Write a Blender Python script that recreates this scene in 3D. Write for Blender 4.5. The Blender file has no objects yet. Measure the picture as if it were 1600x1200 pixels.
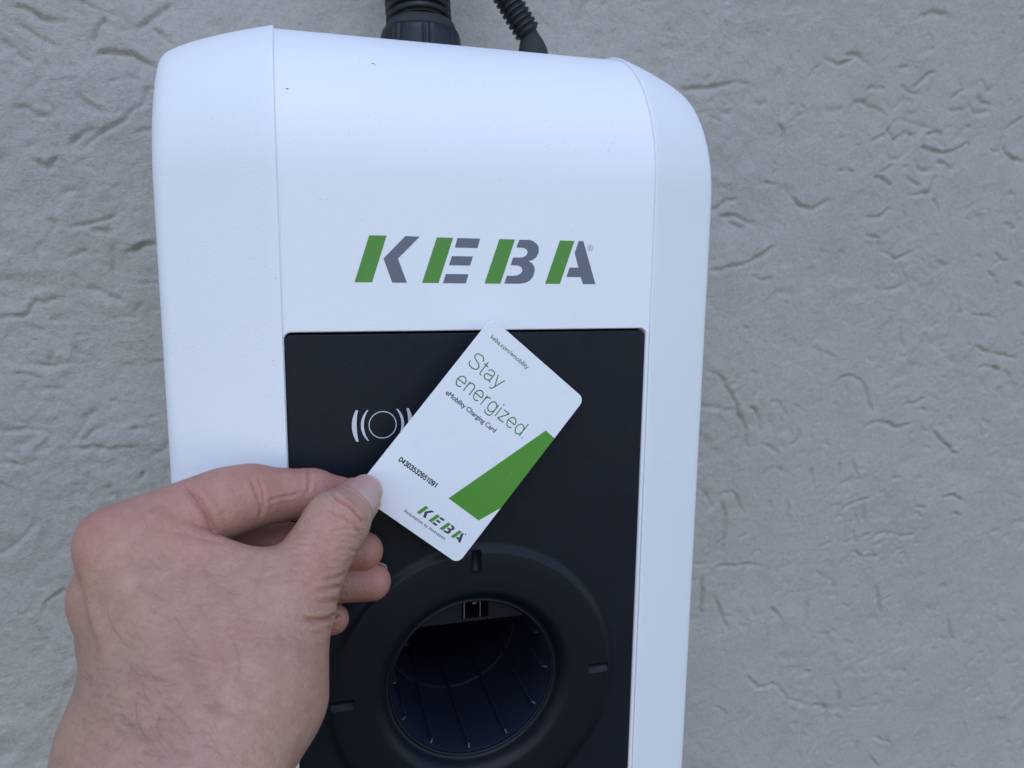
import bpy, bmesh, math, random
import numpy as np
from mathutils import Matrix, Vector
from mathutils.bvhtree import BVHTree

# ------------------------------------------------------------------ camera, world, sun, exposure
scene = bpy.context.scene
COL = scene.collection
MM = 0.001
CAM_ROT = np.array([[0.9614651, -0.2746669, 0.0119560],      # rows: right, down, forward
                    [-0.0316656, -0.1538335, -0.9875893],
                    [0.2730973, 0.9491540, -0.1566031]])
CAM_POS = np.array([-70.364, -298.060, 26.558])               # millimetres
FPX = 1170.92                                                 # focal length in pixels of a 1600 px wide frame

cam_data = bpy.data.cameras.new("camera")
cam = bpy.data.objects.new("camera", cam_data)
COL.objects.link(cam)
scene.camera = cam
m = Matrix.Identity(4)
for i in range(3):
    m[i][0] = CAM_ROT[0][i]
    m[i][1] = -CAM_ROT[1][i]
    m[i][2] = -CAM_ROT[2][i]
    m[i][3] = CAM_POS[i] * MM
cam.matrix_world = m
cam_data.sensor_width = 36.0
cam_data.lens = FPX / 1600.0 * 36.0
cam_data.clip_start = 0.005
cam_data.clip_end = 100.0
cam_data.dof.use_dof = True
cam_data.dof.focus_distance = 0.298
cam_data.dof.aperture_fstop = 15.0

SUN_ELEV, SUN_AZ = math.radians(52), math.radians(-9)         # azimuth measured from straight out of the wall towards +X
world = bpy.data.worlds.new("World")
scene.world = world
world.use_nodes = True
wn = world.node_tree
sky = wn.nodes.new("ShaderNodeTexSky")
sky.sky_type = 'NISHITA'
sky.sun_disc = False
sky.sun_elevation = SUN_ELEV
sky.sun_rotation = math.pi - SUN_AZ
sky.air_density = 1.0
sky.dust_density = 0.2
sky.ozone_density = 3.0
bg = wn.nodes["Background"]
bg.inputs["Strength"].default_value = 0.15
wn.links.new(sky.outputs[0], bg.inputs[0])

sun_data = bpy.data.lights.new("sun", 'SUN')
sun_data.energy = 0.5
sun_data.angle = math.radians(46)
sun_data.color = (0.98, 0.88, 1.0)
sun = bpy.data.objects.new("sun", sun_data)
COL.objects.link(sun)
sd = Vector((math.sin(SUN_AZ) * math.cos(SUN_ELEV), -math.cos(SUN_AZ) * math.cos(SUN_ELEV), math.sin(SUN_ELEV)))
sun.rotation_euler = sd.to_track_quat('Z', 'Y').to_euler()
sun.location = sd * 3

scene.view_settings.view_transform = 'Standard'
scene.view_settings.look = 'None'
scene.view_settings.exposure = 0.74
scene.view_settings.gamma = 1.0
scene.view_settings.use_curve_mapping = False
scene.render.engine = 'CYCLES'
scene.render.resolution_x = 1024
scene.render.resolution_y = 768

# ------------------------------------------------------------------ helpers
def add_mesh(name, verts, faces, mat, parent=None, smooth=True):
    """verts in millimetres (N,3); faces: (M,4)/(M,3) int array or list of lists"""
    me = bpy.data.meshes.new(name)
    verts = np.asarray(verts, dtype=np.float64) * MM
    if isinstance(faces, np.ndarray):
        k = faces.shape[1]
        me.vertices.add(len(verts))
        me.vertices.foreach_set("co", verts.astype(np.float32).ravel())
        me.loops.add(faces.size)
        me.loops.foreach_set("vertex_index", faces.astype(np.int32).ravel())
        me.polygons.add(len(faces))
        me.polygons.foreach_set("loop_start", np.arange(0, faces.size, k, dtype=np.int32))
        me.update(calc_edges=True)
        me.validate()
    else:
        me.from_pydata([tuple(v) for v in verts], [], [list(f) for f in faces])
        me.update()
    me.polygons.foreach_set("use_smooth", np.full(len(me.polygons), smooth))
    if mat is not None:
        me.materials.append(mat)
    o = bpy.data.objects.new(name, me)
    COL.objects.link(o)
    if parent is not None:
        o.parent = parent
    return o

class Mesh:
    def __init__(self):
        self.v, self.f, self.n = [], [], 0
    def grid(self, P, closed_u=False, closed_v=False, flip=False):
        P = np.asarray(P, float)
        nu, nv = P.shape[:2]
        idx = np.arange(nu * nv).reshape(nu, nv) + self.n
        a = np.vstack([idx, idx[:1]]) if closed_u else idx
        a = np.hstack([a, a[:, :1]]) if closed_v else a
        q = np.stack([a[:-1, :-1], a[1:, :-1], a[1:, 1:], a[:-1, 1:]], -1).reshape(-1, 4)
        if flip:
            q = q[:, ::-1]
        self.v.append(P.reshape(-1, 3)); self.f += q.tolist(); self.n += nu * nv
        return self
    def poly(self, pts, flip=False):
        pts = np.asarray(pts, float)
        i = list(range(self.n, self.n + len(pts)))
        self.f.append(i[::-1] if flip else i)
        self.v.append(pts); self.n += len(pts)
        return self
    def box(self, lo, hi):
        x0, y0, z0 = lo; x1, y1, z1 = hi
        c = [(x0,y0,z0),(x1,y0,z0),(x1,y1,z0),(x0,y1,z0),(x0,y0,z1),(x1,y0,z1),(x1,y1,z1),(x0,y1,z1)]
        for q in ((0,3,2,1),(4,5,6,7),(0,1,5,4),(1,2,6,5),(2,3,7,6),(3,0,4,7)):
            self.poly([c[k] for k in q])
        return self
    def build(self, name, mat, parent=None, smooth=True):
        return add_mesh(name, np.vstack(self.v), self.f, mat, parent, smooth)

def empty(name, loc=(0, 0, 0)):
    o = bpy.data.objects.new(name, None)
    o.empty_display_size = 0.02
    COL.objects.link(o)
    return o

def tag(o, label, cat, group=None):
    o["label"] = label; o["category"] = cat
    if group: o["group"] = group
    return o

def bez(a, b, c, n):
    t = np.linspace(0, 1, n)[:, None]
    return (1-t)**2*np.asarray(a, float) + 2*t*(1-t)*np.asarray(b, float) + t*t*np.asarray(c, float)

# ------------------------------------------------------------------ materials
class Mat:
    def __init__(self, name, rough=0.5, spec=0.5):
        self.m = bpy.data.materials.new(name); self.m.use_nodes = True
        self.t = self.m.node_tree
        self.p = self.t.nodes["Principled BSDF"]
        self.p.inputs["Roughness"].default_value = rough
        self.p.inputs["Specular IOR Level"].default_value = spec
        self.co = self.t.nodes.new("ShaderNodeTexCoord").outputs["Object"]
    def n(self, kind, **kw):
        nd = self.t.nodes.new(kind)
        for k, v in kw.items():
            if k in nd.inputs.keys(): nd.inputs[k].default_value = v
            else: setattr(nd, k, v)
        return nd
    def l(self, a, b): self.t.links.new(a, b)
    def noise(self, scale, detail=3, rough=0.5, dist=0.0):
        nd = self.n("ShaderNodeTexNoise", Scale=scale, Detail=detail, Roughness=rough, Distortion=dist)
        self.l(self.co, nd.inputs["Vector"]); return nd.outputs["Fac"]
    def ramp(self, fac, stops):
        nd = self.n("ShaderNodeValToRGB")
        e = nd.color_ramp.elements
        while len(e) < len(stops): e.new(0.5)
        for k, (pos, c) in enumerate(stops):
            e[k].position = pos
            e[k].color = (c, c, c, 1) if not hasattr(c, '__len__') else (*c, 1)
        self.l(fac, nd.inputs[0]); return nd.outputs[0]
    def mix(self, fac, a, b, blend='MIX'):
        nd = self.n("ShaderNodeMix", data_type='RGBA', blend_type=blend)
        for s, v in ((nd.inputs[0], fac), (nd.inputs[6], a), (nd.inputs[7], b)):
            if hasattr(v, 'is_linked') or hasattr(v, 'links'): self.l(v, s)
            elif hasattr(v, '__len__'): s.default_value = (*v, 1)
            else: s.default_value = v
        return nd.outputs[2]
    def base(self, c):
        if hasattr(c, '__len__') and not hasattr(c, 'links'): self.p.inputs["Base Color"].default_value = (*c, 1)
        else: self.l(c, self.p.inputs["Base Color"])
        return self
    def bump(self, fac, dist, strength=1.0, prev=None):
        nd = self.n("ShaderNodeBump", Strength=strength, Distance=dist)
        self.l(fac, nd.inputs["Height"])
        if prev is not None: self.l(prev, nd.inputs["Normal"])
        self.l(nd.outputs[0], self.p.inputs["Normal"])
        return nd.outputs[0]

def plain(name, col, rough=0.5, spec=0.5, metal=0.0):
    k = Mat(name, rough, spec); k.base(col)
    k.p.inputs["Metallic"].default_value = metal
    return k.m

# white moulded cover: fine leather grain, a little dust
k = Mat("white_plastic", 0.48, 0.4)
dust = k.ramp(k.noise(900, 2, 0.6), [(0.0, 0.0), (0.66, 0.0), (0.74, 1.0)])
dust_zone = k.ramp(k.noise(35, 3, 0.6), [(0.42, 0.0), (0.70, 0.5)])
fac = k.n("ShaderNodeMath", operation='MULTIPLY'); k.l(dust, fac.inputs[0]); k.l(dust_zone, fac.inputs[1])
k.base(k.mix(fac.outputs[0], k.mix(k.noise(14, 3), (0.78, 0.79, 0.80), (0.82, 0.82, 0.83)), (0.38, 0.37, 0.35)))
b = k.bump(k.noise(1100, 2, 0.5), 0.00012, 0.7)
M_WHITE = k.m

# black textured plastic of the control panel
k = Mat("black_plastic", 0.50, 0.22)
k.base(k.mix(k.noise(2600, 2, 0.6), (0.003, 0.0045, 0.008), (0.011, 0.0145, 0.023)))
k.bump(k.noise(1500, 2, 0.55), 0.00010, 0.8)
k.l(k.ramp(k.noise(28, 4, 0.6, 0.5), [(0.35, 0.42), (0.65, 0.60)]), k.p.inputs['Roughness'])
M_BLACK = k.m
k = Mat("black_plastic_smooth", 0.48, 0.26)
k.base((0.0055, 0.0075, 0.0125)); k.bump(k.noise(2200, 2), 0.00002, 0.4)
M_BLACK2 = k.m
M_WELL = plain("well_plastic", (0.011, 0.015, 0.027), 0.30, 0.6)
M_VOID = plain("gap_black", (0.0012, 0.0013, 0.0018), 0.8, 0.02)
M_PIN = plain("pin_metal", (0.55, 0.52, 0.48), 0.3, 0.5, 1.0)

def ink(name, col, grain=0.25):
    k = Mat(name, 0.5, 0.35)
    k.base(k.mix(k.noise(2500, 2), col, tuple(c*(1-grain) for c in col)))
    k.bump(k.noise(1300, 2), 0.00004, 0.4)
    return k.m
M_LGREEN = ink("logo_green", (0.100, 0.300, 0.048))
M_LGREY = ink("logo_grey", (0.150, 0.165, 0.200))
M_MARK = plain("mark_silver", (0.60, 0.62, 0.66), 0.5)

M_CARD = None
k = Mat("card_white", 0.34, 0.5)
sc = k.ramp(k.noise(260, 2, 0.8, 2.5), [(0.0, 0.0), (0.71, 0.0), (0.76, 1.0)])
k.base(k.mix(sc, (0.80, 0.81, 0.83), (0.70, 0.70, 0.71)))
k.bump(k.noise(700, 2), 0.00001, 0.4)
k.l(k.ramp(k.noise(60, 4, 0.6, 0.8), [(0.35, 0.26), (0.65, 0.42)]), k.p.inputs['Roughness'])
M_CARD = k.m
M_CGREEN = plain("card_green", (0.085, 0.285, 0.038), 0.34)
M_CTEXT = plain("card_text_green", (0.035, 0.165, 0.035), 0.36)
M_CDARK = plain("card_text_dark", (0.030, 0.034, 0.050), 0.36)
M_CBLACK = plain("card_text_black", (0.010, 0.010, 0.014), 0.45)
M_CGREY = plain("card_logo_grey", (0.060, 0.068, 0.085), 0.36)
M_SCRATCH = plain("scratch_pale", (0.22, 0.42, 0.17), 0.5)

k = Mat("conduit_black", 0.42, 0.4)
k.base(k.mix(k.noise(160, 4), (0.0035, 0.004, 0.006), (0.010, 0.011, 0.015)))
k.bump(k.noise(900, 2), 0.00008, 0.5)
M_CONDUIT = k.m
k = Mat("gland_dusty", 0.75, 0.25)
k.base(k.mix(k.noise(240, 4), (0.020, 0.021, 0.023), (0.040, 0.041, 0.042)))
M_GLAND = k.m

# painted trowelled render of the wall
k = Mat("wall_render", 0.86, 0.22)
c1 = k.mix(k.noise(9, 4, 0.55), (0.376, 0.357, 0.322), (0.436, 0.414, 0.376))
c1 = k.mix(k.ramp(k.noise(520, 3, 0.6), [(0.40, 0.0), (0.72, 0.5)]), c1, (0.285, 0.267, 0.234))
c1 = k.mix(k.ramp(k.noise(45, 4, 0.6), [(0.48, 0.0), (0.75, 0.30)]), c1, (0.295, 0.276, 0.240))
k.base(c1)
b = k.bump(k.noise(800, 3, 0.65), 0.00085, 0.8)
b = k.bump(k.noise(330, 4, 0.6), 0.00085, 0.6, b)
b = k.bump(k.noise(120, 4, 0.55), 0.0016, 0.5, b)
M_WALL = k.m

# ------------------------------------------------------------------ the wall (real relief)
WALL_Y = 150.0
STROKES = [[(260,152),(266,157),(269,160)],[(272,165),(278,162),(284,161),(290,164),(296,167)],[(288,168),(297,169),(303,165),(308,161)],[(166,138),(178,138),(188,139),(200,143),(212,145),(216,144)],[(332,163),(337,164),(341,162)],[(334,152),(343,148),(352,146)],[(344,151),(352,156),(357,161),(363,162)],[(308,148),(316,149),(322,148)],[(295,135),(302,139),(312,136),(324,132)],[(378,139),(385,139),(391,139)],[(378,146),(385,152),(390,152)],[(409,152),(414,156)],[(401,150),(406,145),(416,145)],[(357,112),(366,110),(381,110),(391,113),(396,117)],[(396,118),(399,115)],[(371,102),(379,102),(385,97)],[(360,120),(370,124),(373,120)],[(432,129),(439,134),(446,138)],[(429,123),(430,116),(435,110),(451,106)],[(419,113),(428,113)],[(314,114),(324,119)],[(325,123),(335,115)],[(318,91),(327,88),(334,85)],[(347,90),(359,85)],[(348,78),(359,80),(367,82)],[(372,77),(377,70)],[(253,75),(258,70),(266,67),(275,68),(283,73)],[(315,63),(324,62),(333,68),(336,69)],[(323,93),(334,99)],[(289,94),(293,93)],[(297,95),(301,92)],[(239,120),(243,117),(244,112)],[(287,115),(292,115)],[(329,13),(337,11),(348,14),(354,17)],[(330,40),(339,35),(347,34),(358,40)],[(402,9),(402,3),(408,-5)],[(433,40),(441,34),(447,35)],[(455,18),(465,14)],[(418,-6),(437,-8)],[(195,24),(207,26),(220,29),(229,33),(238,38),(243,42)],[(200,60),(214,61),(224,56)],[(207,57),(218,52)],[(194,63),(206,71),(212,72)],[(226,22),(234,18),(241,20)],[(315,51),(327,48)],[(438,62),(445,60)],[(197,-43),(207,-46),(212,-55),(220,-65),(223,-74),(228,-81),(229,-89),(230,-97),(236,-98)],[(230,-70),(236,-72),(240,-80),(241,-88)],[(241,-96),(249,-98),(257,-105)],[(248,-66),(255,-68),(262,-77)],[(267,-69),(276,-75)],[(289,-32),(300,-37)],[(354,-13),(356,-24),(359,-31)],[(376,-19),(378,-24)],[(424,-30),(434,-34),(447,-37),(467,-40)],[(417,-54),(425,-51)],[(431,-47),(442,-46),(451,-50)],[(302,-52),(311,-50),(323,-52),(329,-64),(336,-76)],[(309,-55),(310,-62)],[(364,-73),(374,-72),(382,-69)],[(379,-77),(391,-79)],[(328,-89),(338,-85),(348,-86),(360,-91),(372,-87)],[(393,-94),(403,-103),(418,-115)],[(407,-84),(410,-90)],[(438,-92),(442,-103)],[(285,-117),(288,-129)],[(309,-114),(309,-123)],[(320,-112),(325,-123)],[(258,-122),(259,-131)],[(192,-121),(200,-130),(207,-140)],[(211,-132),(215,-130),(224,-130),(227,-138),(231,-147)],[(212,-134),(215,-144),(218,-150),(217,-162),(215,-176)],[(252,-138),(255,-145)],[(315,-150),(324,-146),(338,-143)],[(334,-148),(336,-161)],[(326,-153),(327,-160)],[(326,-169),(330,-176)],[(345,-175),(353,-172),(363,-173),(376,-178),(384,-175)],[(410,-147),(420,-147),(430,-153)],[(382,-153),(390,-155)],[(419,-162),(429,-164)],[(345,-180),(346,-191)],[(194,-181),(205,-182)],[(212,-185),(226,-186),(237,-185),(248,-188)],[(267,-139),(270,-158)],[(300,-176),(308,-175)],[(260,-221),(269,-231),(271,-245)],[(291,-218),(292,-235),(288,-243)],[(353,-215),(360,-235)],[(427,-250),(431,-264),(436,-272)],[(464,-252),(461,-275),(458,-287)],[(313,-209),(316,-215)],[(211,-205),(216,-215),(221,-229),(226,-236)],[(202,-190),(202,-204),(202,-220)],[(244,-219),(247,-228)],[(250,-284),(261,-285),(269,-284),(277,-294),(283,-300),(300,-306)],[(304,-307),(314,-309),(318,-316),(315,-330)],[(321,-289),(328,-299),(327,-315)],[(339,-314),(354,-316)],[(365,-345),(381,-353)],[(361,-360),(373,-373)],[(350,-345),(349,-360)],[(243,-274),(253,-283)],[(219,-294),(227,-302)],[(205,-320),(210,-328)],[(457,-348),(459,-356)],[(452,-294),(453,-300)],[(287,-248),(288,-252)],[(233,-229),(239,-235)],[(296,-328),(299,-334)],[(282,-305),(288,-311)],[(-199,150),(-192,148),(-187,145),(-178,145)],[(-198,142),(-193,138),(-189,135),(-183,132)],[(-207,134),(-203,131),(-200,127),(-194,123)],[(-205,124),(-202,120)],[(-170,155),(-165,152),(-162,151)],[(-158,151),(-154,150)],[(-159,148),(-163,142),(-167,137)],[(-137,145),(-131,141),(-126,138)],[(-165,130),(-157,132),(-148,131),(-144,130),(-139,126)],[(-175,110),(-170,106),(-163,102)],[(-180,84),(-176,90),(-171,92),(-166,94)],[(-139,116),(-142,115),(-143,108),(-149,104),(-153,100),(-158,96),(-164,92),(-169,88),(-173,84)],[(-203,102),(-197,101),(-192,98),(-187,98)],[(-191,107),(-187,104),(-185,100)],[(-197,78),(-194,74),(-190,73),(-187,76),(-186,79)],[(-184,75),(-183,77)],[(-202,82),(-197,83)],[(-165,73),(-164,66)],[(-184,61),(-177,62)],[(-174,75),(-169,73)],[(-194,47),(-189,46),(-191,38)],[(-183,43),(-176,44),(-169,46),(-161,50)],[(-174,42),(-164,42)],[(-148,93),(-141,95)],[(-152,34),(-141,36)],[(-128,157),(-137,151),(-145,144)],[(-154,142),(-147,145)],[(-187,126),(-186,120)],[(-184,27),(-179,30),(-175,32)],[(-173,30),(-170,30)],[(-163,32),(-164,19)],[(-157,31),(-152,33),(-143,37)],[(-186,19),(-179,15)],[(-185,12),(-176,12),(-168,9),(-161,5)],[(-154,14),(-148,15),(-141,14)],[(-219,-4),(-213,-4),(-207,-3),(-204,3),(-199,5),(-190,6)],[(-209,5),(-200,6)],[(-165,-4),(-158,-4),(-154,-5)],[(-183,-13),(-178,-14)],[(-204,-9),(-200,-11)],[(-204,-16),(-202,-16)],[(-197,-28),(-196,-22)],[(-178,-27),(-172,-29)],[(-215,-33),(-208,-34),(-202,-36)],[(-212,-42),(-209,-38)],[(-205,-41),(-197,-42),(-192,-43)],[(-208,-47),(-202,-48)],[(-163,-31),(-158,-30)],[(-149,-29),(-141,-28)],[(-169,-50),(-166,-50)],[(-222,-63),(-211,-64),(-204,-64),(-198,-68)],[(-208,-76),(-204,-72),(-200,-69)],[(-184,-71),(-181,-66),(-176,-63),(-172,-63)],[(-192,-75),(-186,-75),(-179,-75),(-171,-76),(-159,-76)],[(-161,-65),(-151,-66)],[(-159,-69),(-158,-66)],[(-150,-80),(-144,-79),(-141,-73)],[(-225,-81),(-219,-81),(-214,-84)],[(-159,-94),(-155,-90)],[(-152,-60),(-147,-59)],[(-158,-94),(-156,-90)],[(-175,-99),(-172,-98)],[(-212,-167),(-208,-160),(-200,-155)],[(-214,-177),(-210,-188)],[(-207,-76),(-200,-72)]]

def vnoise(x, y, seed):
    rng = np.random.default_rng(seed)
    tab = rng.random((256, 256)).astype(np.float32)
    xi = np.floor(x).astype(int); yi = np.floor(y).astype(int)
    fx = x - xi; fy = y - yi
    fx = fx*fx*fx*(fx*(fx*6-15)+10); fy = fy*fy*fy*(fy*(fy*6-15)+10)
    g = lambda i, j: tab[i & 255, j & 255]
    return ((g(xi, yi)*(1-fx)+g(xi+1, yi)*fx)*(1-fy)+(g(xi, yi+1)*(1-fx)+g(xi+1, yi+1)*fx)*fy) * 2 - 1

def wall_axis(lo, a, b, hi, step):
    left = a - np.cumsum(np.linspace(step, 28, 40))
    left = left[left > lo][::-1]
    right = b + np.cumsum(np.linspace(step, 28, 40))
    right = right[right < hi]
    return np.r_[lo, left, np.arange(a, b + step/2, step), right, hi]

WX = wall_axis(-900, -262, 556, 1200, 1.15)
WZ = wall_axis(-1000, -425, 228, 800, 1.15)
GX, GZ = np.meshgrid(WX, WZ, indexing='ij')
H = np.zeros_like(GX, dtype=np.float64)
wx = GX + 6*vnoise(GX/18, GZ/18, 1); wz = GZ + 6*vnoise(GX/18, GZ/18, 2)
H += 1.1*vnoise(wx/75, wz/75, 3) + 0.55*vnoise(wx/31, wz/31, 4)
rough_zone = np.clip(0.5 + 0.9*vnoise(GX/90, GZ/90, 9) + np.where(GX < 0, 0.45, 0.05), 0.32, 1.2)
ridge = 1-np.abs(vnoise((wx*0.8+wz*0.6)/26, (wz*0.8-wx*0.6)/11, 15))*2
H += rough_zone*(0.55*vnoise(wx/12, wz/12, 5) + 0.30*vnoise(wx/5.5, wz/5.5, 6) + 0.17*vnoise(GX/2.6, GZ/2.6, 7) + 0.22*np.clip(ridge, 0, 1)**2)

def groove(pts, depth, width, lip, side, taper=True):
    pts = np.asarray(pts, float)
    # smooth the polyline a little (Chaikin)
    for _ in range(2 if len(pts) > 2 else 0):
        q = [pts[0]]
        for a, c in zip(pts[:-1], pts[1:]):
            q += [0.75*a+0.25*c, 0.25*a+0.75*c]
        q.append(pts[-1]); pts = np.array(q)
    R = width*6 + 9
    i0, i1 = np.searchsorted(WX, [pts[:, 0].min()-R, pts[:, 0].max()+R])
    j0, j1 = np.searchsorted(WZ, [pts[:, 1].min()-R, pts[:, 1].max()+R])
    if i1-i0 < 3 or j1-j0 < 3: return
    X = GX[i0:i1, j0:j1]; Z = GZ[i0:i1, j0:j1]
    jx = 0.9*vnoise(X/4.5, Z/4.5, 11); jz = 0.9*vnoise(X/4.5, Z/4.5, 12)
    X = X + jx; Z = Z + jz
    best = np.full(X.shape, 1e9); sgn = np.zeros(X.shape); par = np.zeros(X.shape)
    seg = np.linalg.norm(np.diff(pts, axis=0), axis=1); tot = seg.sum() + 1e-6; acc = 0
    for a, c, L in zip(pts[:-1], pts[1:], seg):
        d = (c-a)/(L+1e-9)
        t = np.clip((X-a[0])*d[0] + (Z-a[1])*d[1], 0, L)
        ex = X-a[0]-t*d[0]; ez = Z-a[1]-t*d[1]
        dist = np.hypot(ex, ez)
        mk = dist < best
        best = np.where(mk, dist, best)
        sgn = np.where(mk, (d[0]*ez - d[1]*ex), sgn)
        par = np.where(mk, (acc+t)/tot, par)
        acc += L
    s = best*np.sign(sgn)*side
    amp = np.clip(np.minimum(par, 1-par)*6+0.35, 0, 1) if taper else 1.0
    amp = amp*(0.75+0.5*vnoise(X/9, Z/9, 13))
    prof = -depth*np.exp(-(best/width)**2)
    prof = prof + lip*np.where(s > 0, np.exp(-np.maximum(s-width*0.6, 0)/(3.2*width)), 0)*(1-np.exp(-(best/(0.8*width))**2))
    H[i0:i1, j0:j1] += prof*amp

rw = random.Random(5)
for st in STROKES:
    left = st[0][0] < 0
    L = sum(math.dist(a, c) for a, c in zip(st[:-1], st[1:]))
    big = min(1.0, 0.45 + L/40)
    up = 1 if (st[-1][0] >= st[0][0]) else -1                # lip mostly above or below the groove
    groove(st, (2.1 if left else 2.2)*big, (1.10 if left else 1.15)*(0.8+0.25*big), (0.95 if left else 0.65)*big, up*rw.choice((1, 1, -1)))
for i in range(760):                                        # broad soft trowel dents
    x = rw.uniform(-260, 555); z = rw.uniform(-424, 226); a = rw.gauss(-0.4 if x < 0 else 0.3, 0.8); L = rw.uniform(5, 20); c = rw.gauss(0, 0.5); pts = [(x, z)]
    for _ in range(3):
        pts.append((pts[-1][0]+L/3*math.cos(a), pts[-1][1]+L/3*math.sin(a))); a += c
    groove(pts, rw.uniform(0.3, 0.8), rw.uniform(2.0, 3.4), rw.uniform(0.25, 0.6), rw.choice((1, -1)))
# finer nicks and pits everywhere, and the same finish continued beyond the photographed patch
for i in range(3400):
    x = rw.uniform(-260, 555); z = rw.uniform(-424, 226)
    if i % 2 and vnoise(np.array([x/60.]), np.array([z/60.]), 20)[0] < 0.0: continue
    a = rw.gauss(0, 0.9) if x > 0 else rw.gauss(-0.5, 0.6)
    L = rw.choice((1.5, 2.5, 4, 6, 9))
    c = rw.gauss(0, 0.5)
    pts = [(x, z)]
    for _ in range(3):
        pts.append((pts[-1][0]+L/3*math.cos(a), pts[-1][1]+L/3*math.sin(a))); a += c
    s = rw.uniform(0.3, 1.0)
    groove(pts, 1.25*s, 0.70+0.45*s, 0.38*s, rw.choice((1, -1)))
for i in range(260):
    x = rw.uniform(-260, 555); z = rw.uniform(-424, 226)
    u = CAM_ROT @ (np.array([x, WALL_Y, z]) - CAM_POS)
    px, py = 800+FPX*u[0]/u[2], 600+FPX*u[1]/u[2]
    if 0 < px < 1600 and 0 < py < 1200 and i % 5: continue
    a = rw.uniform(-1.2, 1.2); L = rw.uniform(12, 34); c = rw.gauss(0, 0.35); pts = [(x, z)]
    for _ in range(4):
        pts.append((pts[-1][0]+L/4*math.cos(a), pts[-1][1]+L/4*math.sin(a))); a += c
    groove(pts, 1.5, 1.4, 0.5, rw.choice((1, -1)))
fade = np.clip((GX+300)/40, 0, 1)*np.clip((600-GX)/40, 0, 1)*np.clip((GZ+470)/40, 0, 1)*np.clip((265-GZ)/40, 0, 1)
H *= fade
P = np.stack([GX, WALL_Y - H, GZ], -1)
nx, nz = GX.shape
idx = np.arange(nx*nz).reshape(nx, nz)
F = np.stack([idx[:-1, :-1], idx[1:, :-1], idx[1:, 1:], idx[:-1, 1:]], -1).reshape(-1, 4)
wall = add_mesh("wall", P.reshape(-1, 3), F, M_WALL)
wall["kind"] = "structure"

# ------------------------------------------------------------------ charging station
st = empty("charging_station")
st.location = (0, WALL_Y*MM, -0.370)
tag(st, "white wall-mounted charging station with black front panel and round socket", "charger")
BOTTOM = -370.0
XC = 0.8
HALF = 76.6

def keep(o):          # geometry is written in scene coordinates: cancel the Empty's offset
    o.matrix_parent_inverse = o.parent.matrix_world.inverted() if o.parent.matrix_world != Matrix.Identity(4) else Matrix.Identity(4)
    return o
bpy.context.view_layer.update()
def part(mesh, name, mat, parent=None, smooth=True):
    o = mesh.build(name, mat, parent or st, smooth)
    o.matrix_parent_inverse = Matrix.Translation(-Vector((0, WALL_Y*MM, -0.370))) if (parent is None or parent is st) else Matrix.Identity(4)
    return o

def profile(ys, cy, cz, r, n_arc=28):
    """side profile (Y,Z): up the straight front, round the shoulder, back to the wall"""
    th = np.linspace(0, math.pi/2, n_arc)
    arc = np.c_[cy - r*np.cos(th), cz + r*np.sin(th)]
    zs = np.r_[np.linspace(BOTTOM+40, cz-3, 24)]
    front = np.c_[np.full(len(zs), ys), zs]
    back = np.c_[np.linspace(cy+3, WALL_Y-1, 8), np.full(8, cz+r)]
    tb = np.linspace(math.pi/2, 0.05, 10)
    low = np.c_[ys + 40 - 40*np.sin(tb)*1.0, BOTTOM + 40 - 40*np.cos(tb)][::-1]
    low = np.c_[ys + 40*(1-np.sin(np.linspace(0.1, math.pi/2, 10))), BOTTOM + 40*(1-np.cos(np.linspace(0.1, math.pi/2, 10)))[::-1]]
    low = np.c_[ys + 40 - 40*np.cos(np.linspace(-1.45, -0.05, 10)), BOTTOM + 40 + 40*np.sin(np.linspace(-1.45, -0.05, 10))]
    return np.vstack([low, front, arc, back])

# centre cover above the panel
th = np.linspace(0, math.pi/2, 34)
prof = np.vstack([np.c_[np.zeros(16), np.linspace(5, 57, 16)], np.c_[65 - 65*np.cos(th), 60 + 65*np.sin(th)], np.c_[np.linspace(69, WALL_Y-1, 8), np.full(8, 125.0)]])
xs = np.linspace(XC-HALF-0.9, XC+HALF+0.9, 24)
mcov = Mesh()
mcov.grid(np.stack([np.stack([np.full(len(prof), x), prof[:, 0], prof[:, 1]], -1) for x in xs]), flip=True)
# front face below: rim round the black panel's opening
pc, pw, pr = 0.3, 75.7, 2.8
def arc2(cx, cz, r, a0, a1, n=8):
    t = np.radians(np.linspace(a0, a1, n)); return [(cx+r*math.cos(a), cz+r*math.sin(a)) for a in t]
cut = [(pc+pw, BOTTOM+12)] + arc2(pc+pw-pr, -pr, pr, 0, 90) + arc2(pc-pw+pr, -pr, pr, 90, 180) + [(pc-pw, BOTTOM+12)]
ch = 0.5
cut_o = [(pc+pw+ch, BOTTOM+12)] + arc2(pc+pw-pr, -pr, pr+ch, 0, 90) + arc2(pc-pw+pr, -pr, pr+ch, 90, 180) + [(pc-pw-ch, BOTTOM+12)]
outer = [(XC-HALF-0.9, BOTTOM+12), (XC-HALF-0.9, 5), (XC+HALF+0.9, 5), (XC+HALF+0.9, BOTTOM+12)]
mcov.poly([(x, 0, z) for x, z in outer + cut_o], flip=True)
mcov.grid(np.array([[(x, 0, z) for x, z in cut_o], [(a[0]*0.6+b_[0]*0.4, 0.12, a[1]*0.6+b_[1]*0.4) for a, b_ in zip(cut_o, cut)], [(x, 0.5, z) for x, z in cut], [(x, 7, z) for x, z in cut]]))
cover = part(mcov, "front_cover", M_WHITE)

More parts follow.
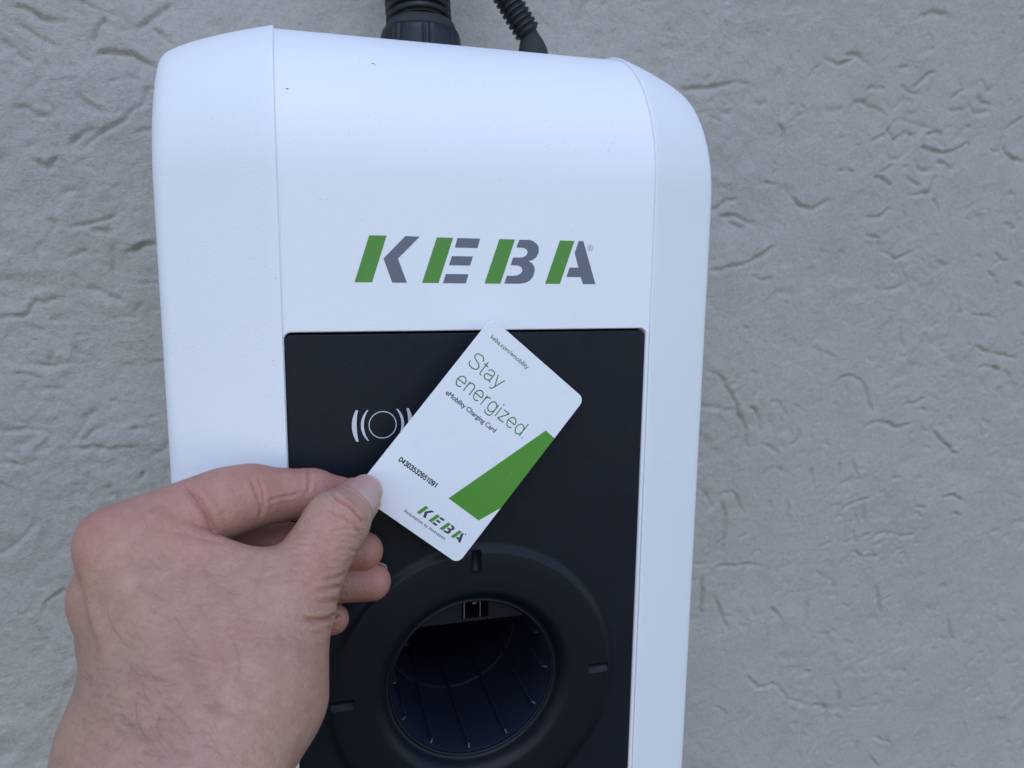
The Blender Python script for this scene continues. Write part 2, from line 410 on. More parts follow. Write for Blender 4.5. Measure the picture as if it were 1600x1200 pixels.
# side strips
def strip(sg):
    ms = Mesh()
    A = profile(-1.4, 65, 60, 66.4)
    B = profile(26.0, 81.5, 60, 55.5)
    A0 = profile(2.0, 65, 60, 63)
    xi, xo = XC + sg*HALF, (121.6 if sg > 0 else -123.0)
    rows = []
    for ia, (a, b_, a0) in enumerate(zip(A, B, A0)):
        sh_ = min(1.0, max(0.0, (a[1]-55)/45.0)); rc = 6.0 + 4.0*sh_
        pa = np.array([xi, a[0], a[1]]); pb = np.array([xo, b_[0], b_[1]]); p0 = np.array([xi, a0[0], a0[1]])
        d = (pb-pa); L = np.linalg.norm(d); d /= L
        wallp = np.array([sg*119.4, WALL_Y-1, b_[1]])
        e = wallp-pb; e = e/(np.linalg.norm(e)+1e-6)
        sec = [p0]
        up = pa-p0; up /= np.linalg.norm(up)
        sec += list(bez(pa-up*0.9, pa, pa+d*0.9, 5))
        bow = pa-p0; bow /= np.linalg.norm(bow)
        Q = pa + d*L*0.55 + bow*(0.7+1.6*sh_)
        d1 = (Q-pa)/np.linalg.norm(Q-pa); d2 = (pb-Q)/np.linalg.norm(pb-Q)
        sec = sec[:1] + list(bez(pa-up*0.9, pa, pa+d1*0.9, 5)) + list(bez(pa+d1*0.9, Q, pb-d2*rc, 11)[1:-1])
        sec += list(bez(pb-d2*rc, pb, pb+e*min(rc, np.linalg.norm(wallp-pb)*0.4+0.01), 11))
        sec.append(wallp)
        rows.append(sec)
    ms.grid(np.array(rows), flip=(sg < 0))
    return part(ms, "side_strip", M_WHITE)
sl = strip(-1); sr = strip(1)
sl["label"] = "wide-looking white side strip nearest the hand"
# dark back box closing the housing
mb = Mesh().box((-112, 137, -352), (112, WALL_Y-4, 100)); part(mb, "back_box", M_VOID, smooth=False)

# logo on the cover
LOGO = {'K1': [(-42.58,37.31),(-35.91,37.31),(-41.81,19.3),(-48.54,19.3)], 'K2': [(-28.67,37.28),(-23.01,37.2),(-31.66,28.56),(-28.24,19.22),(-33.97,19.2),(-37.26,28.55)],
 'E1': [(-16.23,37.07),(-9.65,37.04),(-15.59,19.18),(-22.23,19.22)], 'E2': [(-7.94,36.97),(1.35,36.96),(0.28,33.19),(-9.01,33.23)], 'E3': [(-10.16,29.87),(-1.6,29.83),(-2.74,26.22),(-11.4,26.2)], 'E4': [(-12.66,22.79),(-3.38,22.75),(-4.54,19.08),(-13.8,19.1)],
 'B1': [(9.32,36.92),(15.92,36.91),(9.94,19.02),(3.28,19.08)],
 'B2': [(17.78,36.86),(21.76,36.86),(22.9,36.7),(23.95,36.27),(25.34,35.2),(26.0,34.2),(26.2,33.0),(26.02,31.6),(25.2,30.0),(23.7,28.85),(21.83,28.23),(23.2,27.6),(24.2,26.3),(24.55,25.0),(24.48,23.9),(23.9,22.1),(22.6,20.4),(20.6,19.4),(18.03,19.05),(11.58,19.07),(12.59,22.25),(15.6,22.3),(17.0,22.45),(18.3,23.05),(19.1,24.0),(19.16,24.9),(18.69,25.85),(17.5,26.4),(16.3,26.5),(14.18,26.5),(15.19,29.68),(18.2,29.7),(19.6,29.9),(20.7,30.5),(21.3,31.4),(21.32,32.2),(20.84,33.05),(19.8,33.55),(18.6,33.66),(16.56,33.68)],
 'A1': [(35.26,36.88),(41.7,36.87),(35.67,19.05),(29.17,19.09)], 'A2': [(43.58,36.86),(45.61,36.86),(51.62,19.04),(45.89,19.02),(44.86,21.96),(38.49,21.98),(39.8,25.87),(43.72,25.87),(41.91,31.97)]}
def tri_poly(pts2, place, thick, mesh=None):
    """concave outline -> slightly raised solid; place(x,z,h) -> 3D"""
    bm = bmesh.new()
    vs = [bm.verts.new((x, z, 0)) for x, z in pts2]
    es = [bm.edges.new((vs[i], vs[(i+1) % len(vs)])) for i in range(len(vs))]
    bmesh.ops.triangle_fill(bm, use_beauty=True, use_dissolve=False, edges=es)
    bm.verts.index_update()
    tris = [[v.index for v in fc.verts] for fc in bm.faces]
    V = [(v.co.x, v.co.y) for v in bm.verts]
    bm.free()
    mesh = mesh or Mesh()
    top = [place(x, z, thick) for x, z in V]
    base = mesh.n
    mesh.v.append(np.array(top)); mesh.n += len(top)
    c = place(0, 0, 1); c0 = place(0, 0, 0); nrm = np.array(c)-np.array(c0)
    for t in tris:
        a, b_, d = (np.array(top[i]) for i in t)
        if np.dot(np.cross(b_-a, d-a), nrm) < 0: t = t[::-1]
        mesh.f.append([base+i for i in t])
    return mesh
on_cover = lambda x, z, h: (x, -h, z)
def logo(parent, place, thick, mg, mk, group_parts=True):
    for L in "KEBA":
        g = tri_poly(LOGO[L+'1'], place, thick)
        o = g.build("letter_bar", mg, parent, False)
        dk = Mesh()
        for key in (L+'2', L+'3', L+'4'):
            if key in LOGO: tri_poly(LOGO[key], place, thick, dk)
        o2 = dk.build("letter_stroke", mk, parent, False)
        yield o, o2
list(logo(cover, on_cover, 0.06, M_LGREEN, M_LGREY))

# ------------------------------------------------------------------ lettering helper (outline font -> flat mesh)
def glyphs(text, space=1.0):
    cu = bpy.data.curves.new("t", 'FONT'); cu.body = text; cu.size = 1.0
    cu.fill_mode = 'FRONT'; cu.resolution_u = 6; cu.space_character = space
    ob = bpy.data.objects.new("t", cu); COL.objects.link(ob)
    dg = bpy.context.evaluated_depsgraph_get()
    me = bpy.data.meshes.new_from_object(ob.evaluated_get(dg))
    V = np.array([v.co[:] for v in me.vertices]); Fs = [list(p.vertices) for p in me.polygons]
    bpy.data.objects.remove(ob); bpy.data.curves.remove(cu); bpy.data.meshes.remove(me)
    return V, Fs
HCAP = glyphs("H")[0][:, 1].max()
def lettering(text, name, mat, parent, place, x0, x1, z0, cap, bold=0.0, space=1.0, mono=None):
    """flat print; bold: extra stroke width in mm, laid as shifted copies; mono: glyph width for fixed pitch"""
    if mono:
        pitch = (x1-x0-mono)/(len(text)-1); Vs, Fs, n = [], [], 0
        for i, c in enumerate(text):
            v, fs = glyphs(c)
            w = mono*(0.42 if c == '1' else 1.0)
            v = v.copy(); lo, hi = v[:, 0].min(), v[:, 0].max()
            v[:, 0] = x0 + i*pitch + (mono-w)/2 + (v[:, 0]-lo)/(hi-lo)*w
            Vs.append(v); Fs += [[k_+n for k_ in fc] for fc in fs]; n += len(v)
        V = np.vstack(Vs); X = V[:, 0]
    else:
        V, Fs = glyphs(text, space)
        lo, hi = V[:, 0].min(), V[:, 0].max()
        X = x0 + (V[:, 0]-lo)/(hi-lo)*(x1-x0)
    Z = z0 + V[:, 1]/HCAP*cap
    nrm = np.array(place(0, 0, 1.0))-np.array(place(0, 0, 0.0))
    allP, out, n = [], [], 0
    shifts = [(0, 0)] if not bold else [(-bold/2, 0), (bold/2, 0), (0, bold/2), (0, -bold/2)]
    for si, (dx, dz) in enumerate(shifts):
        P = np.array([place(x+dx, z+dz, 1.0+0.15*si) for x, z in zip(X, Z)])
        for fc in Fs:
            a, b_, c = P[fc[0]], P[fc[1]], P[fc[2]]
            g_ = fc if np.dot(np.cross(b_-a, c-a), nrm) > 0 else fc[::-1]
            out.append([k_+n for k_ in g_])
        allP.append(P); n += len(P)
    return add_mesh(name, np.vstack(allP), out, mat, parent, False)

# registered mark beside the logo
def ring_pts(cx, cz, r0, r1, place, h, n=28, a0=0, a1=360, mesh=None):
    t = np.radians(np.linspace(a0, a1, n))
    mesh = mesh or Mesh()
    rows = [[place(cx+r*math.cos(a), cz+r*math.sin(a), h) for a in t] for r in (r0, r1)]
    mesh.grid(np.array(rows), flip=True)
    return mesh
rm = ring_pts(48.85, 34.05, 1.12, 1.28, on_cover, 0.06)
reg = rm.build("registered_mark", M_LGREY, cover, False)
lettering("R", "registered_letter", M_LGREY, cover, lambda x, z, h: (x, -0.06*h, z), 48.40, 49.35, 33.35, 1.35)
# two dark flecks and some grit on the shoulder of the cover
mf = Mesh()
rf = random.Random(3)
def cover_point(x, z):
    if z <= 60: return np.array([x, 0, z]), np.array([0, -1, 0.])
    s = min(1.55, math.asin(min(0.999, (z-60)/65)))
    return np.array([x, 65-65*math.cos(s), 60+65*math.sin(s)]), np.array([0, -math.cos(s), math.sin(s)])
def fleck(x, z, L, w, ang):
    p0, n_ = cover_point(x, z)
    tx = np.array([1., 0, 0]); ty = np.cross(n_, tx)
    d = math.cos(ang)*tx + math.sin(ang)*ty; e = np.cross(n_, d)
    ring = []
    for kx, ky, kh in ((-1, 0, .1), (-.4, -1, .2), (.5, -.7, .25), (1, .1, .1), (.4, .9, .2), (-.5, .8, .2)):
        ring.append(p0 + d*kx*L*rf.uniform(.8, 1.1) + e*ky*w*rf.uniform(.7, 1.2) + n_*kh*w)
    ring = np.array(ring); c = p0 + n_*w*0.7
    for i in range(6):
        mf.poly([ring[i], ring[(i+1) % 6], c])
fleck(-38.2, 104.6, 0.75, 0.33, -0.5); fleck(-37.6, 103.9, 0.25, .2, 0.9); fleck(-71.2, 90.6, 0.62, 0.24, 0.1)
for x, z in ((-73, 108), (-67, 108), (-70, 95), (-44, 104), (10, 60), (-35, 62), (30, 85), (60, 80), (-20, 70), (-60, 50), (-15, 88), (45, 95), (-50, 75), (15, 110), (52, 52), (60, 20), (-20, 15), (-45, 43), (40, 41)):
    fleck(x+rf.uniform(-1, 1), z, 0.16, 0.11, rf.uniform(0, 3))
for i in range(190):
    z_ = 124-62*abs(rf.gauss(0, 0.55))
    if z_ < 20: continue
    fleck(rf.uniform(-75, 75), min(z_, 122), rf.choice((0.06, 0.08, 0.10, 0.15)), rf.uniform(0.05, 0.09), rf.uniform(0, 3))
gr = mf.build("grit", plain("grit_dark", (0.03, 0.03, 0.035), 0.8), cover, False)
gr["kind"] = "stuff"

# ------------------------------------------------------------------ black panel
SX, SZ = 0.5, -156.5
PY = 0.45
bm = bmesh.new()
def loop(pts):
    vs = [bm.verts.new((x, PY, z)) for x, z in pts]
    return [bm.edges.new((vs[i], vs[(i+1) % len(vs)])) for i in range(len(vs))]
gw = 75.15
pan = [(pc+gw, BOTTOM+14)] + arc2(pc+gw-2.4, -3.7, 2.4, 0, 90) + arc2(pc-gw+2.4, -3.7, 2.4, 90, 180) + [(pc-gw, BOTTOM+14)]
E1 = loop(pan)
hole = [(SX+66*math.cos(a), SZ+66*math.sin(a)) for a in np.linspace(0, 2*math.pi, 97)[:-1]]
E2 = loop(hole)
bmesh.ops.triangle_fill(bm, use_beauty=True, edges=E1+E2)
bmesh.ops.recalc_face_normals(bm, faces=bm.faces[:])
if sum(fc.normal.y for fc in bm.faces) > 0: bmesh.ops.reverse_faces(bm, faces=bm.faces[:])
bm.verts.index_update()
mp = Mesh(); mp.v.append(np.array([v.co[:] for v in bm.verts])); mp.n = len(bm.verts); mp.f = [[v.index for v in fc.verts] for fc in bm.faces]
bm.free()
cen = np.array([pc, -150.0])
def inset(pts, d):
    P_ = np.array(pts, float); out = []
    for x, z in P_:
        out.append((x + (d if x > pc else -d), z + (d if z > -8 else 0)))
    return out
r1, r2 = inset(pan, 0.28), inset(pan, 0.38)
mp.grid(np.array([[(x, PY, z) for x, z in pan], [(x, PY+0.12, z) for x, z in r1], [(x, PY+0.5, z) for x, z in r2], [(x, 6.5, z) for x, z in r2]]), flip=False)
panel = part(mp, "control_panel", M_BLACK, smooth=False)
for pl in panel.data.polygons:
    pl.use_smooth = False
mv = Mesh().poly([(-78, 6.4, BOTTOM+12), (79, 6.4, BOTTOM+12), (79, 6.4, -20), (-78, 6.4, -20)])
mv = Mesh().poly([(-78.2, 6.6, -30), (79.6, 6.6, -30), (79.6, 6.6, 6), (-78.2, 6.6, 6)])
part(mv, "gap_backing", M_VOID, smooth=False)

# reader symbol: circle and two arcs each side
on_panel = lambda x, z, h: (x, PY-h, z)
cx, cz = -38.5, -37.6
mkr = ring_pts(cx, cz, 5.25, 5.6, on_panel, 0.05, 60); mkr.build("reader_circle", M_MARK, panel, False)
for sgn in (-1, 1):
    for off, hh, rr, w0 in ((8.65, 6.3, 9.0, 1.15), (12.2, 6.4, 13.0, 1.9)):
        # lens-shaped arc, thicker in the middle
        a1 = math.asin(hh/rr)
        t = np.linspace(-a1, a1, 26)
        po = [(cx+sgn*(off-rr+rr*math.cos(a)), cz+rr*math.sin(a)) for a in t]
        pi_ = [(cx+sgn*(off-rr-w0*(0.42+0.58*math.cos(a/a1*1.45))+rr*math.cos(a)), cz+rr*math.sin(a)) for a in t]
        g = Mesh().grid(np.array([[on_panel(x, z, .05) for x, z in pi_], [on_panel(x, z, .05) for x, z in po]]), flip=(sgn > 0))
        g.build("reader_arc", M_MARK, panel, False)

# socket collar: closed turned profile (radius, Y)
colr = [(66.2, PY+4), (66.2, PY+0.02), (65.4, PY), (64.3, PY-0.05), (63.5, PY-0.4), (62.2, PY-1.4), (61.7, PY-1.65), (61.0, PY-1.75), (56, PY-1.75), (50, PY-1.75), (44.6, PY-1.7),
        (43.2, PY-1.5), (42.0, PY-0.8), (40.9, PY+0.3), (40.0, PY+1.8), (39.4, PY+3.4), (39.1, PY+4.6), (38.7, PY+5.0), (37.9, PY+5.1), (37.5, PY+4.7), (37.0, PY+4.55), (36.6, PY+4.8), (36.4, PY+5.5), (36.3, PY+12.0), (44, PY+12.0), (60, PY+9.0)]
na = 160
ang = np.linspace(0, 2*math.pi, na+1)[:-1]
mc = Mesh()
mc.grid(np.array([[(SX+r*math.cos(a), y, SZ+r*math.sin(a)) for r, y in colr] for a in ang]), closed_u=True, closed_v=True)
collar = part(mc, "socket_collar", M_BLACK2)
cutters = []
for q in range(4):
    a = q*math.pi/2 + 0.0061
    ca, sa = math.cos(a), math.sin(a)
    bmc = bmesh.new()
    bmesh.ops.create_cube(bmc, size=1.0)
    for v in bmc.verts:
        r = 57.6 + v.co.x*10.6; w = v.co.y*(6.6 if v.co.z < 0 else 1.5); y = PY+0.15 + (-3.0 if v.co.z < 0 else 0.0)
        if v.co.z > 0: r = 57.7 + v.co.x*9.4
        v.co = ((SX + r*ca - w*sa)*MM, y*MM, (SZ + r*sa + w*ca)*MM)
    bmesh.ops.recalc_face_normals(bmc, faces=bmc.faces[:])
    bmesh.ops.bevel(bmc, geom=bmc.edges[:], offset=0.00025, segments=1, affect='EDGES')
    if sum((f_.calc_center_median()-Vector((SX*MM+57.6*MM*ca, PY*MM, SZ*MM+57.6*MM*sa))).dot(f_.normal) for f_ in bmc.faces) < 0: bmesh.ops.reverse_faces(bmc, faces=bmc.faces[:])
    me = bpy.data.meshes.new("notch_cut"); bmc.to_mesh(me); bmc.free()
    co_ = bpy.data.objects.new("notch_cut", me); COL.objects.link(co_); cutters.append(co_)
saved_inv = collar.matrix_parent_inverse.copy(); collar.parent = None; collar.matrix_world = Matrix.Identity(4)
for c in cutters:
    md = collar.modifiers.new("b", 'BOOLEAN'); md.object = c; md.operation = 'DIFFERENCE'; md.solver = 'EXACT'
bpy.context.view_layer.update()
me2 = bpy.data.meshes.new_from_object(collar.evaluated_get(bpy.context.evaluated_depsgraph_get()))
collar.modifiers.clear(); collar.data = me2
for c in cutters: bpy.data.objects.remove(c)
collar.parent = st; collar.matrix_parent_inverse = saved_inv
bm = bmesh.new(); bm.from_mesh(me2)
for e in bm.edges:
    if len(e.link_faces) == 2: e.smooth = e.calc_face_angle() < math.radians(38)
for fc in bm.faces: fc.smooth = True
bm.to_mesh(me2); bm.free()

# socket well: tube with a step, floor, ribs, top bridge with a pin window
def turned(pr, name, mat, parent=None, flip=False, n=96):
    t = np.linspace(0, 2*math.pi, n+1)[:-1]
    g = Mesh().grid(np.array([[(SX+r*math.cos(a), y, SZ+r*math.sin(a)) for r, y in pr] for a in t]), closed_u=True, flip=flip)
    return part(g, name, mat, parent)
well = turned([(36.3, 6.0), (35.4, 8), (34.8, 30), (34.2, 56), (34.0, 56.5), (33.5, 56.8), (33.2, 57.6), (31.8, 130)], "socket_well", M_WELL)
turned([(33.5, 129.5), (20, 131), (0.1, 131)], "well_floor", M_VOID, well)
for kq in range(12):
    a = math.radians(-90 + 30*kq - 2)
    if 40 < math.degrees(a) % 360 < 140: continue
    ca, sa = math.cos(a), math.sin(a); tx, tz = -sa, ca
    g = Mesh()
    sec = []
    for y, r in ((7.5, 35.8), (8.2, 34.0), (9.5, 33.3), (56, 32.3), (57.4, 31.9), (130, 30.2)):
        ro = 36.6
        row = []
        for rr_, w in ((ro, -0.75), (r+0.5, -0.6), (r+0.1, -0.35), (r, 0), (r+0.1, 0.35), (r+0.5, 0.6), (ro, 0.75)):
            row.append((SX+rr_*ca+w*tx, y, SZ+rr_*sa+w*tz))
        sec.append(row)
    g.grid(np.array(sec))
    g.build("well_rib", M_WELL, well)
# bridge: circular segment above the chord with a rectangular window
zc = SZ + 26.0
R_ = 36.25
wl, wr, wb, wt = -4.2, 8.0, zc+1.3, zc+8.9
seg = Mesh()
def segquad(x0, x1, z0f, z1f, n=16):
    X = np.linspace(x0, x1, n)
    seg.grid(np.array([[(x, 8.2, z0f(x)) for x in X], [(x, 8.2, z1f(x)) for x in X]]), flip=True)
topz = lambda x: SZ + math.sqrt(max(R_*R_-(x-SX)**2, 0))
xe = math.sqrt(R_*R_-26.0**2)
segquad(SX-xe, wl, lambda x: zc, topz); segquad(wr, SX+xe, lambda x: zc, topz)
segquad(wl, wr, lambda x: zc, lambda x: wb); segquad(wl, wr, lambda x: wt, topz)
X = np.linspace(SX-xe, SX+xe, 20)
seg.grid(np.array([[(x, 8.2, zc) for x in X], [(x, 8.6, zc-0.35) for x in X], [(x, 34, zc-0.9) for x in X]]))
seg.grid(np.array([[(wl, 8.2, wb), (wr, 8.2, wb), (wr, 8.2, wt), (wl, 8.2, wt), (wl, 8.2, wb)], [(wl, 20, wb), (wr, 20, wb), (wr, 20, wt), (wl, 20, wt), (wl, 20, wb)]]), flip=True)
bridge = part(seg, "socket_bridge", M_BLACK2, smooth=False)
for x, w in ((-2.9, 0.28), (4.4, 0.22)):
    g = Mesh().box((x-w, 8.9, wb+0.1), (x+w, 9.6, wt)); g.build("contact_pin", M_PIN, bridge, False)
g = Mesh().box((1.2, 10.5, wt-2.2), (3.2, 13, wt+0.5)); g.build("latch_tab", plain("tab_grey", (0.08, 0.08, 0.085), .6), bridge, False)

# ------------------------------------------------------------------ conduits above the station
def frame(d):
    d = np.asarray(d, float); d /= np.linalg.norm(d)
    u = np.cross(d, [0, 1, 0.3]); u /= np.linalg.norm(u)
    return d, u, np.cross(d, u)
def turned_path(pts, radii, name, mat, parent, n=40, rfun=None):
    pts = np.asarray(pts, float); rows = []
    tang = np.gradient(pts, axis=0)
    for i, (p_, r) in enumerate(zip(pts, radii)):
        d, u, v = frame(tang[i])
        t = np.linspace(0, 2*math.pi, n+1)[:-1]
        rr_ = r if rfun is None else r*rfun(t, i)
        rows.append(p_ + np.outer(np.cos(t)*rr_, u) + np.outer(np.sin(t)*rr_, v))
    g = Mesh().grid(np.array(rows), closed_v=True)
    return g.build(name, mat, parent)
def corrugated(path, r, pitch, depth, name, parent):
    path = np.asarray(path, float)
    t = np.linspace(0, 1, 60)[:, None]
    c = (1-t)**3*path[0]+3*t*(1-t)**2*path[1]+3*t*t*(1-t)*path[2]+t**3*path[3]
    s = np.r_[0, np.cumsum(np.linalg.norm(np.diff(c, axis=0), axis=1))]
    n = int(s[-1]/pitch*10)
    ss = np.linspace(0, s[-1], n)
    cc = np.stack([np.interp(ss, s, c[:, k_]) for k_ in range(3)], 1)
    ph = (ss/pitch) % 1.0
    w = np.clip(np.minimum(ph, 1-ph)*5.0-0.55, 0, 1); w = w*w*(3-2*w)
    return turned_path(cc, r-depth*(1-w), name, M_CONDUIT, parent, 36)

cb = empty("conduit")
tag(cb, "thick black corrugated conduit with ribbed gland nut above the station", "conduit")
CX, CY = -5.8, 100.0
corrugated([(CX-1.0, CY-1, 145.0), (CX-1.8, CY+5, 172), (CX-3, CY+14, 230), (CX-3, CY+18, 330)], 16.4, 4.4, 2.6, "hose", cb)
g_r = [(124.5, 20.2), (125, 20.2), (138.0, 20.0), (140.6, 19.4), (141.9, 18.6), (142.0, 17.8), (142.3, 17.3)]
turned_path([(CX, CY, z) for z, r in g_r], [r for z, r in g_r], "gland_nut", M_CONDUIT, cb, 192,
            rfun=lambda t, i: 1 - (0.05*((np.abs(((t/(2*math.pi)*8) % 1)-0.5) > 0.34)&(np.abs(((t/(2*math.pi)*8) % 1)-0.5) < 0.44)) if i < 4 else 0*t))
dm = [(141.9, 18.0), (142.8, 17.8), (144.2, 17.3), (145.8, 16.6), (147.0, 15.4), (147.4, 12.0)]
turned_path([(CX, CY, z) for z, r in dm], [r for z, r in dm], "gland_dome", M_GLAND, cb, 64)

cs = empty("conduit")
tag(cs, "thin black corrugated conduit leaning left above the grey rubber gland", "conduit")
corrugated([(49.8, 97, 145.5), (45, 97.5, 152.2), (31, 99, 171), (0, 104, 232)], 6.9, 2.9, 1.25, "hose", cs)
dm = [(124.5, 8.4), (127, 8.4), (132, 8.3), (137, 7.6), (141, 6.3), (144.5, 4.6), (147, 3.8), (149, 3.6)]
turned_path([(53.0 - max(0, (z-134))*0.22, 97, z) for z, r in dm], [r for z, r in dm], "rubber_gland", M_GLAND, cs, 48)
for o_ in (cb, cs):
    o_.location = (0, 0, 0)

# ------------------------------------------------------------------ the card
CARD_C = np.array([-3.54, -12.787, -44.04])
CARD_R = np.array([[0.7646985, -0.0762394, 0.6398623], [0.0649014, 0.9970394, 0.0412334], [-0.6411115, 0.0099969, 0.7673826]])
def on_card(u, v, h=0.0):
    p_ = CARD_R @ np.array([u, -h, v]) + CARD_C
    return tuple(p_)
cw, chh, cr_ = 27.0, 42.8, 3.2
out = arc2(cw-cr_, chh-cr_, cr_, 0, 90, 9) + arc2(-cw+cr_, chh-cr_, cr_, 90, 180, 9) + arc2(-cw+cr_, -chh+cr_, cr_, 180, 270, 9) + arc2(cw-cr_, -chh+cr_, cr_, 270, 360, 9)
mcard = Mesh()
sh = lambda s: [(x*(1-s/27), z*(1-s/42.8)) for x, z in out]
mcard.poly([on_card(x, z, 0.0) for x, z in sh(0.07)], flip=False)
mcard.grid(np.array([[on_card(x, z, 0.0) for x, z in sh(0.07)] + [on_card(*sh(0.07)[0], 0.0)], [on_card(x, z, -0.07) for x, z in out] + [on_card(*out[0], -0.07)], [on_card(x, z, -0.69) for x, z in out] + [on_card(*out[0], -0.69)], [on_card(x, z, -0.76) for x, z in sh(0.07)] + [on_card(*sh(0.07)[0], -0.76)]]))
mcard.poly([on_card(x, z, -0.76) for x, z in sh(0.07)], flip=True)
crd = mcard.build("charging_card", M_CARD, None, False)
tag(crd, "white and green plastic charging card pinched between thumb and index finger", "card")
on_print = lambda u, v, h=1.0: on_card(u, v, 0.035*h)
tri_poly([(21.6, 22.2), (26.93, 22.05), (26.93, -14.2), (22.35, -23.75), (5.75, -23.7)], on_print, 1.0).build("green_panel", M_CGREEN, crd, False)
cl = {k_: v for k_, v in LOGO.items()}
sx = (22.0+1.46)/100.1; szz = 4.06/18.0
logo_card = lambda x, z, h: on_print(-1.46+(x+48.54)*sx, -35.45+(z-19.2)*szz, 1.0 if h else 0.0)
list(logo(crd, logo_card, 1.0, M_CGREEN, M_CGREY))
tri_poly([(21.5+0.3*math.cos(a), -31.4+0.3*math.sin(a)) for a in np.linspace(0, 6.28, 9)[:-1]], on_print, 1.0).build("registered_mark", M_CGREY, crd, False)
lettering("keba.com/emobility", "web_address", M_CTEXT, crd, on_print, -22.4, -1.8, 36.35, 1.75, 0.05)
lettering("eMobility Charging Card", "card_title", M_CDARK, crd, on_print, -22.65, 3.85, 8.12, 1.9, 0.10, space=0.97)
lettering("Automation by innovation.", "motto", M_CDARK, crd, on_print, -6.0, 15.95, -38.15, 1.25, 0.05, space=1.12)
# fine scratches on the green field
g = Mesh()
for (a, b_) in (((16.5, -3.0), (20.2, 1.6)), ((20.2, 1.6), (21.2, -3.8)), ((21.3, 0.2), (20.6, -6.3)), ((20.9, -6.1), (20.4, -8.0))):
    a = np.array(a); b_ = np.array(b_); n_ = np.array([-(b_-a)[1], (b_-a)[0]]); n_ = n_/np.linalg.norm(n_)*0.055
    q = [a+n_, a-n_, b_-n_*.3, b_+n_*.3]
    g.poly([on_card(x, z, 0.05) for x, z in q])
sc_ = g.build("scratch", M_SCRATCH, crd, False)

# slogan: thin strokes of constant weight
def stroke_text(glyphs, place, w, mesh):
    for gi, pts in enumerate(glyphs):
        lift = 0.006*(gi % 3)
        pts = np.asarray(pts, float)
        t = np.gradient(pts, axis=0); t /= np.linalg.norm(t, axis=1)[:, None]+1e-9
        nn = np.c_[-t[:, 1], t[:, 0]]*w/2
        a, b_ = pts+nn, pts-nn
        mesh.grid(np.array([[place(*q, lift) for q in a], [place(*q, lift) for q in b_]]))
def arcp(cx, cy, rx, ry, a0, a1, n=26):
    t = np.radians(np.linspace(a0, a1, n)); return np.c_[cx+rx*np.cos(t), cy+ry*np.sin(t)]
def spl(pts, n=8):
    P_ = np.asarray(pts, float); Q = np.vstack([2*P_[0]-P_[1], P_, 2*P_[-1]-P_[-2]]); o_ = []
    for i in range(1, len(Q)-2):
        for s in np.linspace(0, 1, n, endpoint=False):
            p0, p1, p2, p3 = Q[i-1:i+3]
            o_.append(0.5*((2*p1)+(-p0+p2)*s+(2*p0-5*p1+4*p2-p3)*s*s+(-p0+3*p1-3*p2+p3)*s**3))
    o_.append(P_[-1]); return np.array(o_)
def ln(*p_): 
    p_ = np.array(p_, float); o_ = []
    for a, b_ in zip(p_[:-1], p_[1:]): o_ += [a+(b_-a)*s for s in (0, 0.5, 1)]
    return np.array(o_)
# unit: x-height 0.72, cap 1.0; each glyph (width, strokes)
xh = 0.73
GL = {
 'S': (0.62, [spl([(0.575, 0.74), (0.56, 0.86), (0.46, 0.965), (0.30, 0.99), (0.14, 0.95), (0.055, 0.83), (0.06, 0.70), (0.15, 0.595), (0.32, 0.525), (0.49, 0.45), (0.59, 0.33), (0.59, 0.18), (0.50, 0.06), (0.32, 0.01), (0.13, 0.05), (0.035, 0.16), (0.02, 0.30)])]),
 't': (0.30, [ln((0.135, 0.94), (0.135, 0.16)), spl([(0.135, 0.16), (0.145, 0.07), (0.20, 0.02), (0.275, 0.02)]), ln((0.0, xh-.02), (0.285, xh-.02))]),
 'a': (0.54, [spl([(0.06, 0.53), (0.09, 0.64), (0.17, 0.705), (0.28, 0.72), (0.39, 0.69), (0.43, 0.60), (0.435, 0.50), (0.435, 0.15), (0.45, 0.06), (0.52, 0.02)]), spl([(0.435, 0.47), (0.40, 0.42), (0.25, 0.39), (0.12, 0.35), (0.04, 0.27), (0.035, 0.14), (0.10, 0.04), (0.21, 0.01), (0.33, 0.05), (0.42, 0.16), (0.435, 0.30)])]),
 'y': (0.48, [ln((0.0, xh), (0.245, 0.02)), spl([(0.48, xh), (0.245, 0.02), (0.19, -0.13), (0.12, -0.22), (0.02, -0.225)])]),
 'e': (0.58, [spl([(0.05, 0.375), (0.535, 0.375)], 3), np.vstack([arcp(0.29, 0.365, 0.245, 0.355, 1.5, 315, 44)])]),
 'n': (0.54, [ln((0.05, xh), (0.05, 0.0)), spl([(0.05, 0.44), (0.09, 0.60), (0.18, 0.70), (0.29, 0.72), (0.40, 0.685), (0.455, 0.59), (0.465, 0.46), (0.465, 0.25), (0.465, 0.0)])]),
 'r': (0.33, [ln((0.05, xh), (0.05, 0.0)), spl([(0.05, 0.42), (0.09, 0.59), (0.18, 0.69), (0.31, 0.715)])]),
 'g': (0.58, [arcp(0.27, 0.37, 0.235, 0.345, 0, 360, 44), spl([(0.51, xh), (0.51, 0.4), (0.51, 0.05), (0.49, -0.10), (0.40, -0.20), (0.27, -0.225), (0.14, -0.20), (0.06, -0.12), (0.045, -0.05)])]),
 'i': (0.17, [ln((0.08, xh), (0.08, 0.0)), ln((0.08, 0.99), (0.08, 0.88))]),
 'z': (0.48, [ln((0.02, xh-.025), (0.435, xh-.025)), ln((0.435, xh-.025), (0.01, 0.03)), ln((0.01, 0.03), (0.455, 0.03))]),
 'd': (0.58, [arcp(0.27, 0.365, 0.235, 0.35, 0, 360, 44), ln((0.51, 1.0), (0.51, 0.0))]),
 '.': (0.16, [ln((0.07, 0.075), (0.07, 0.0))]),
}
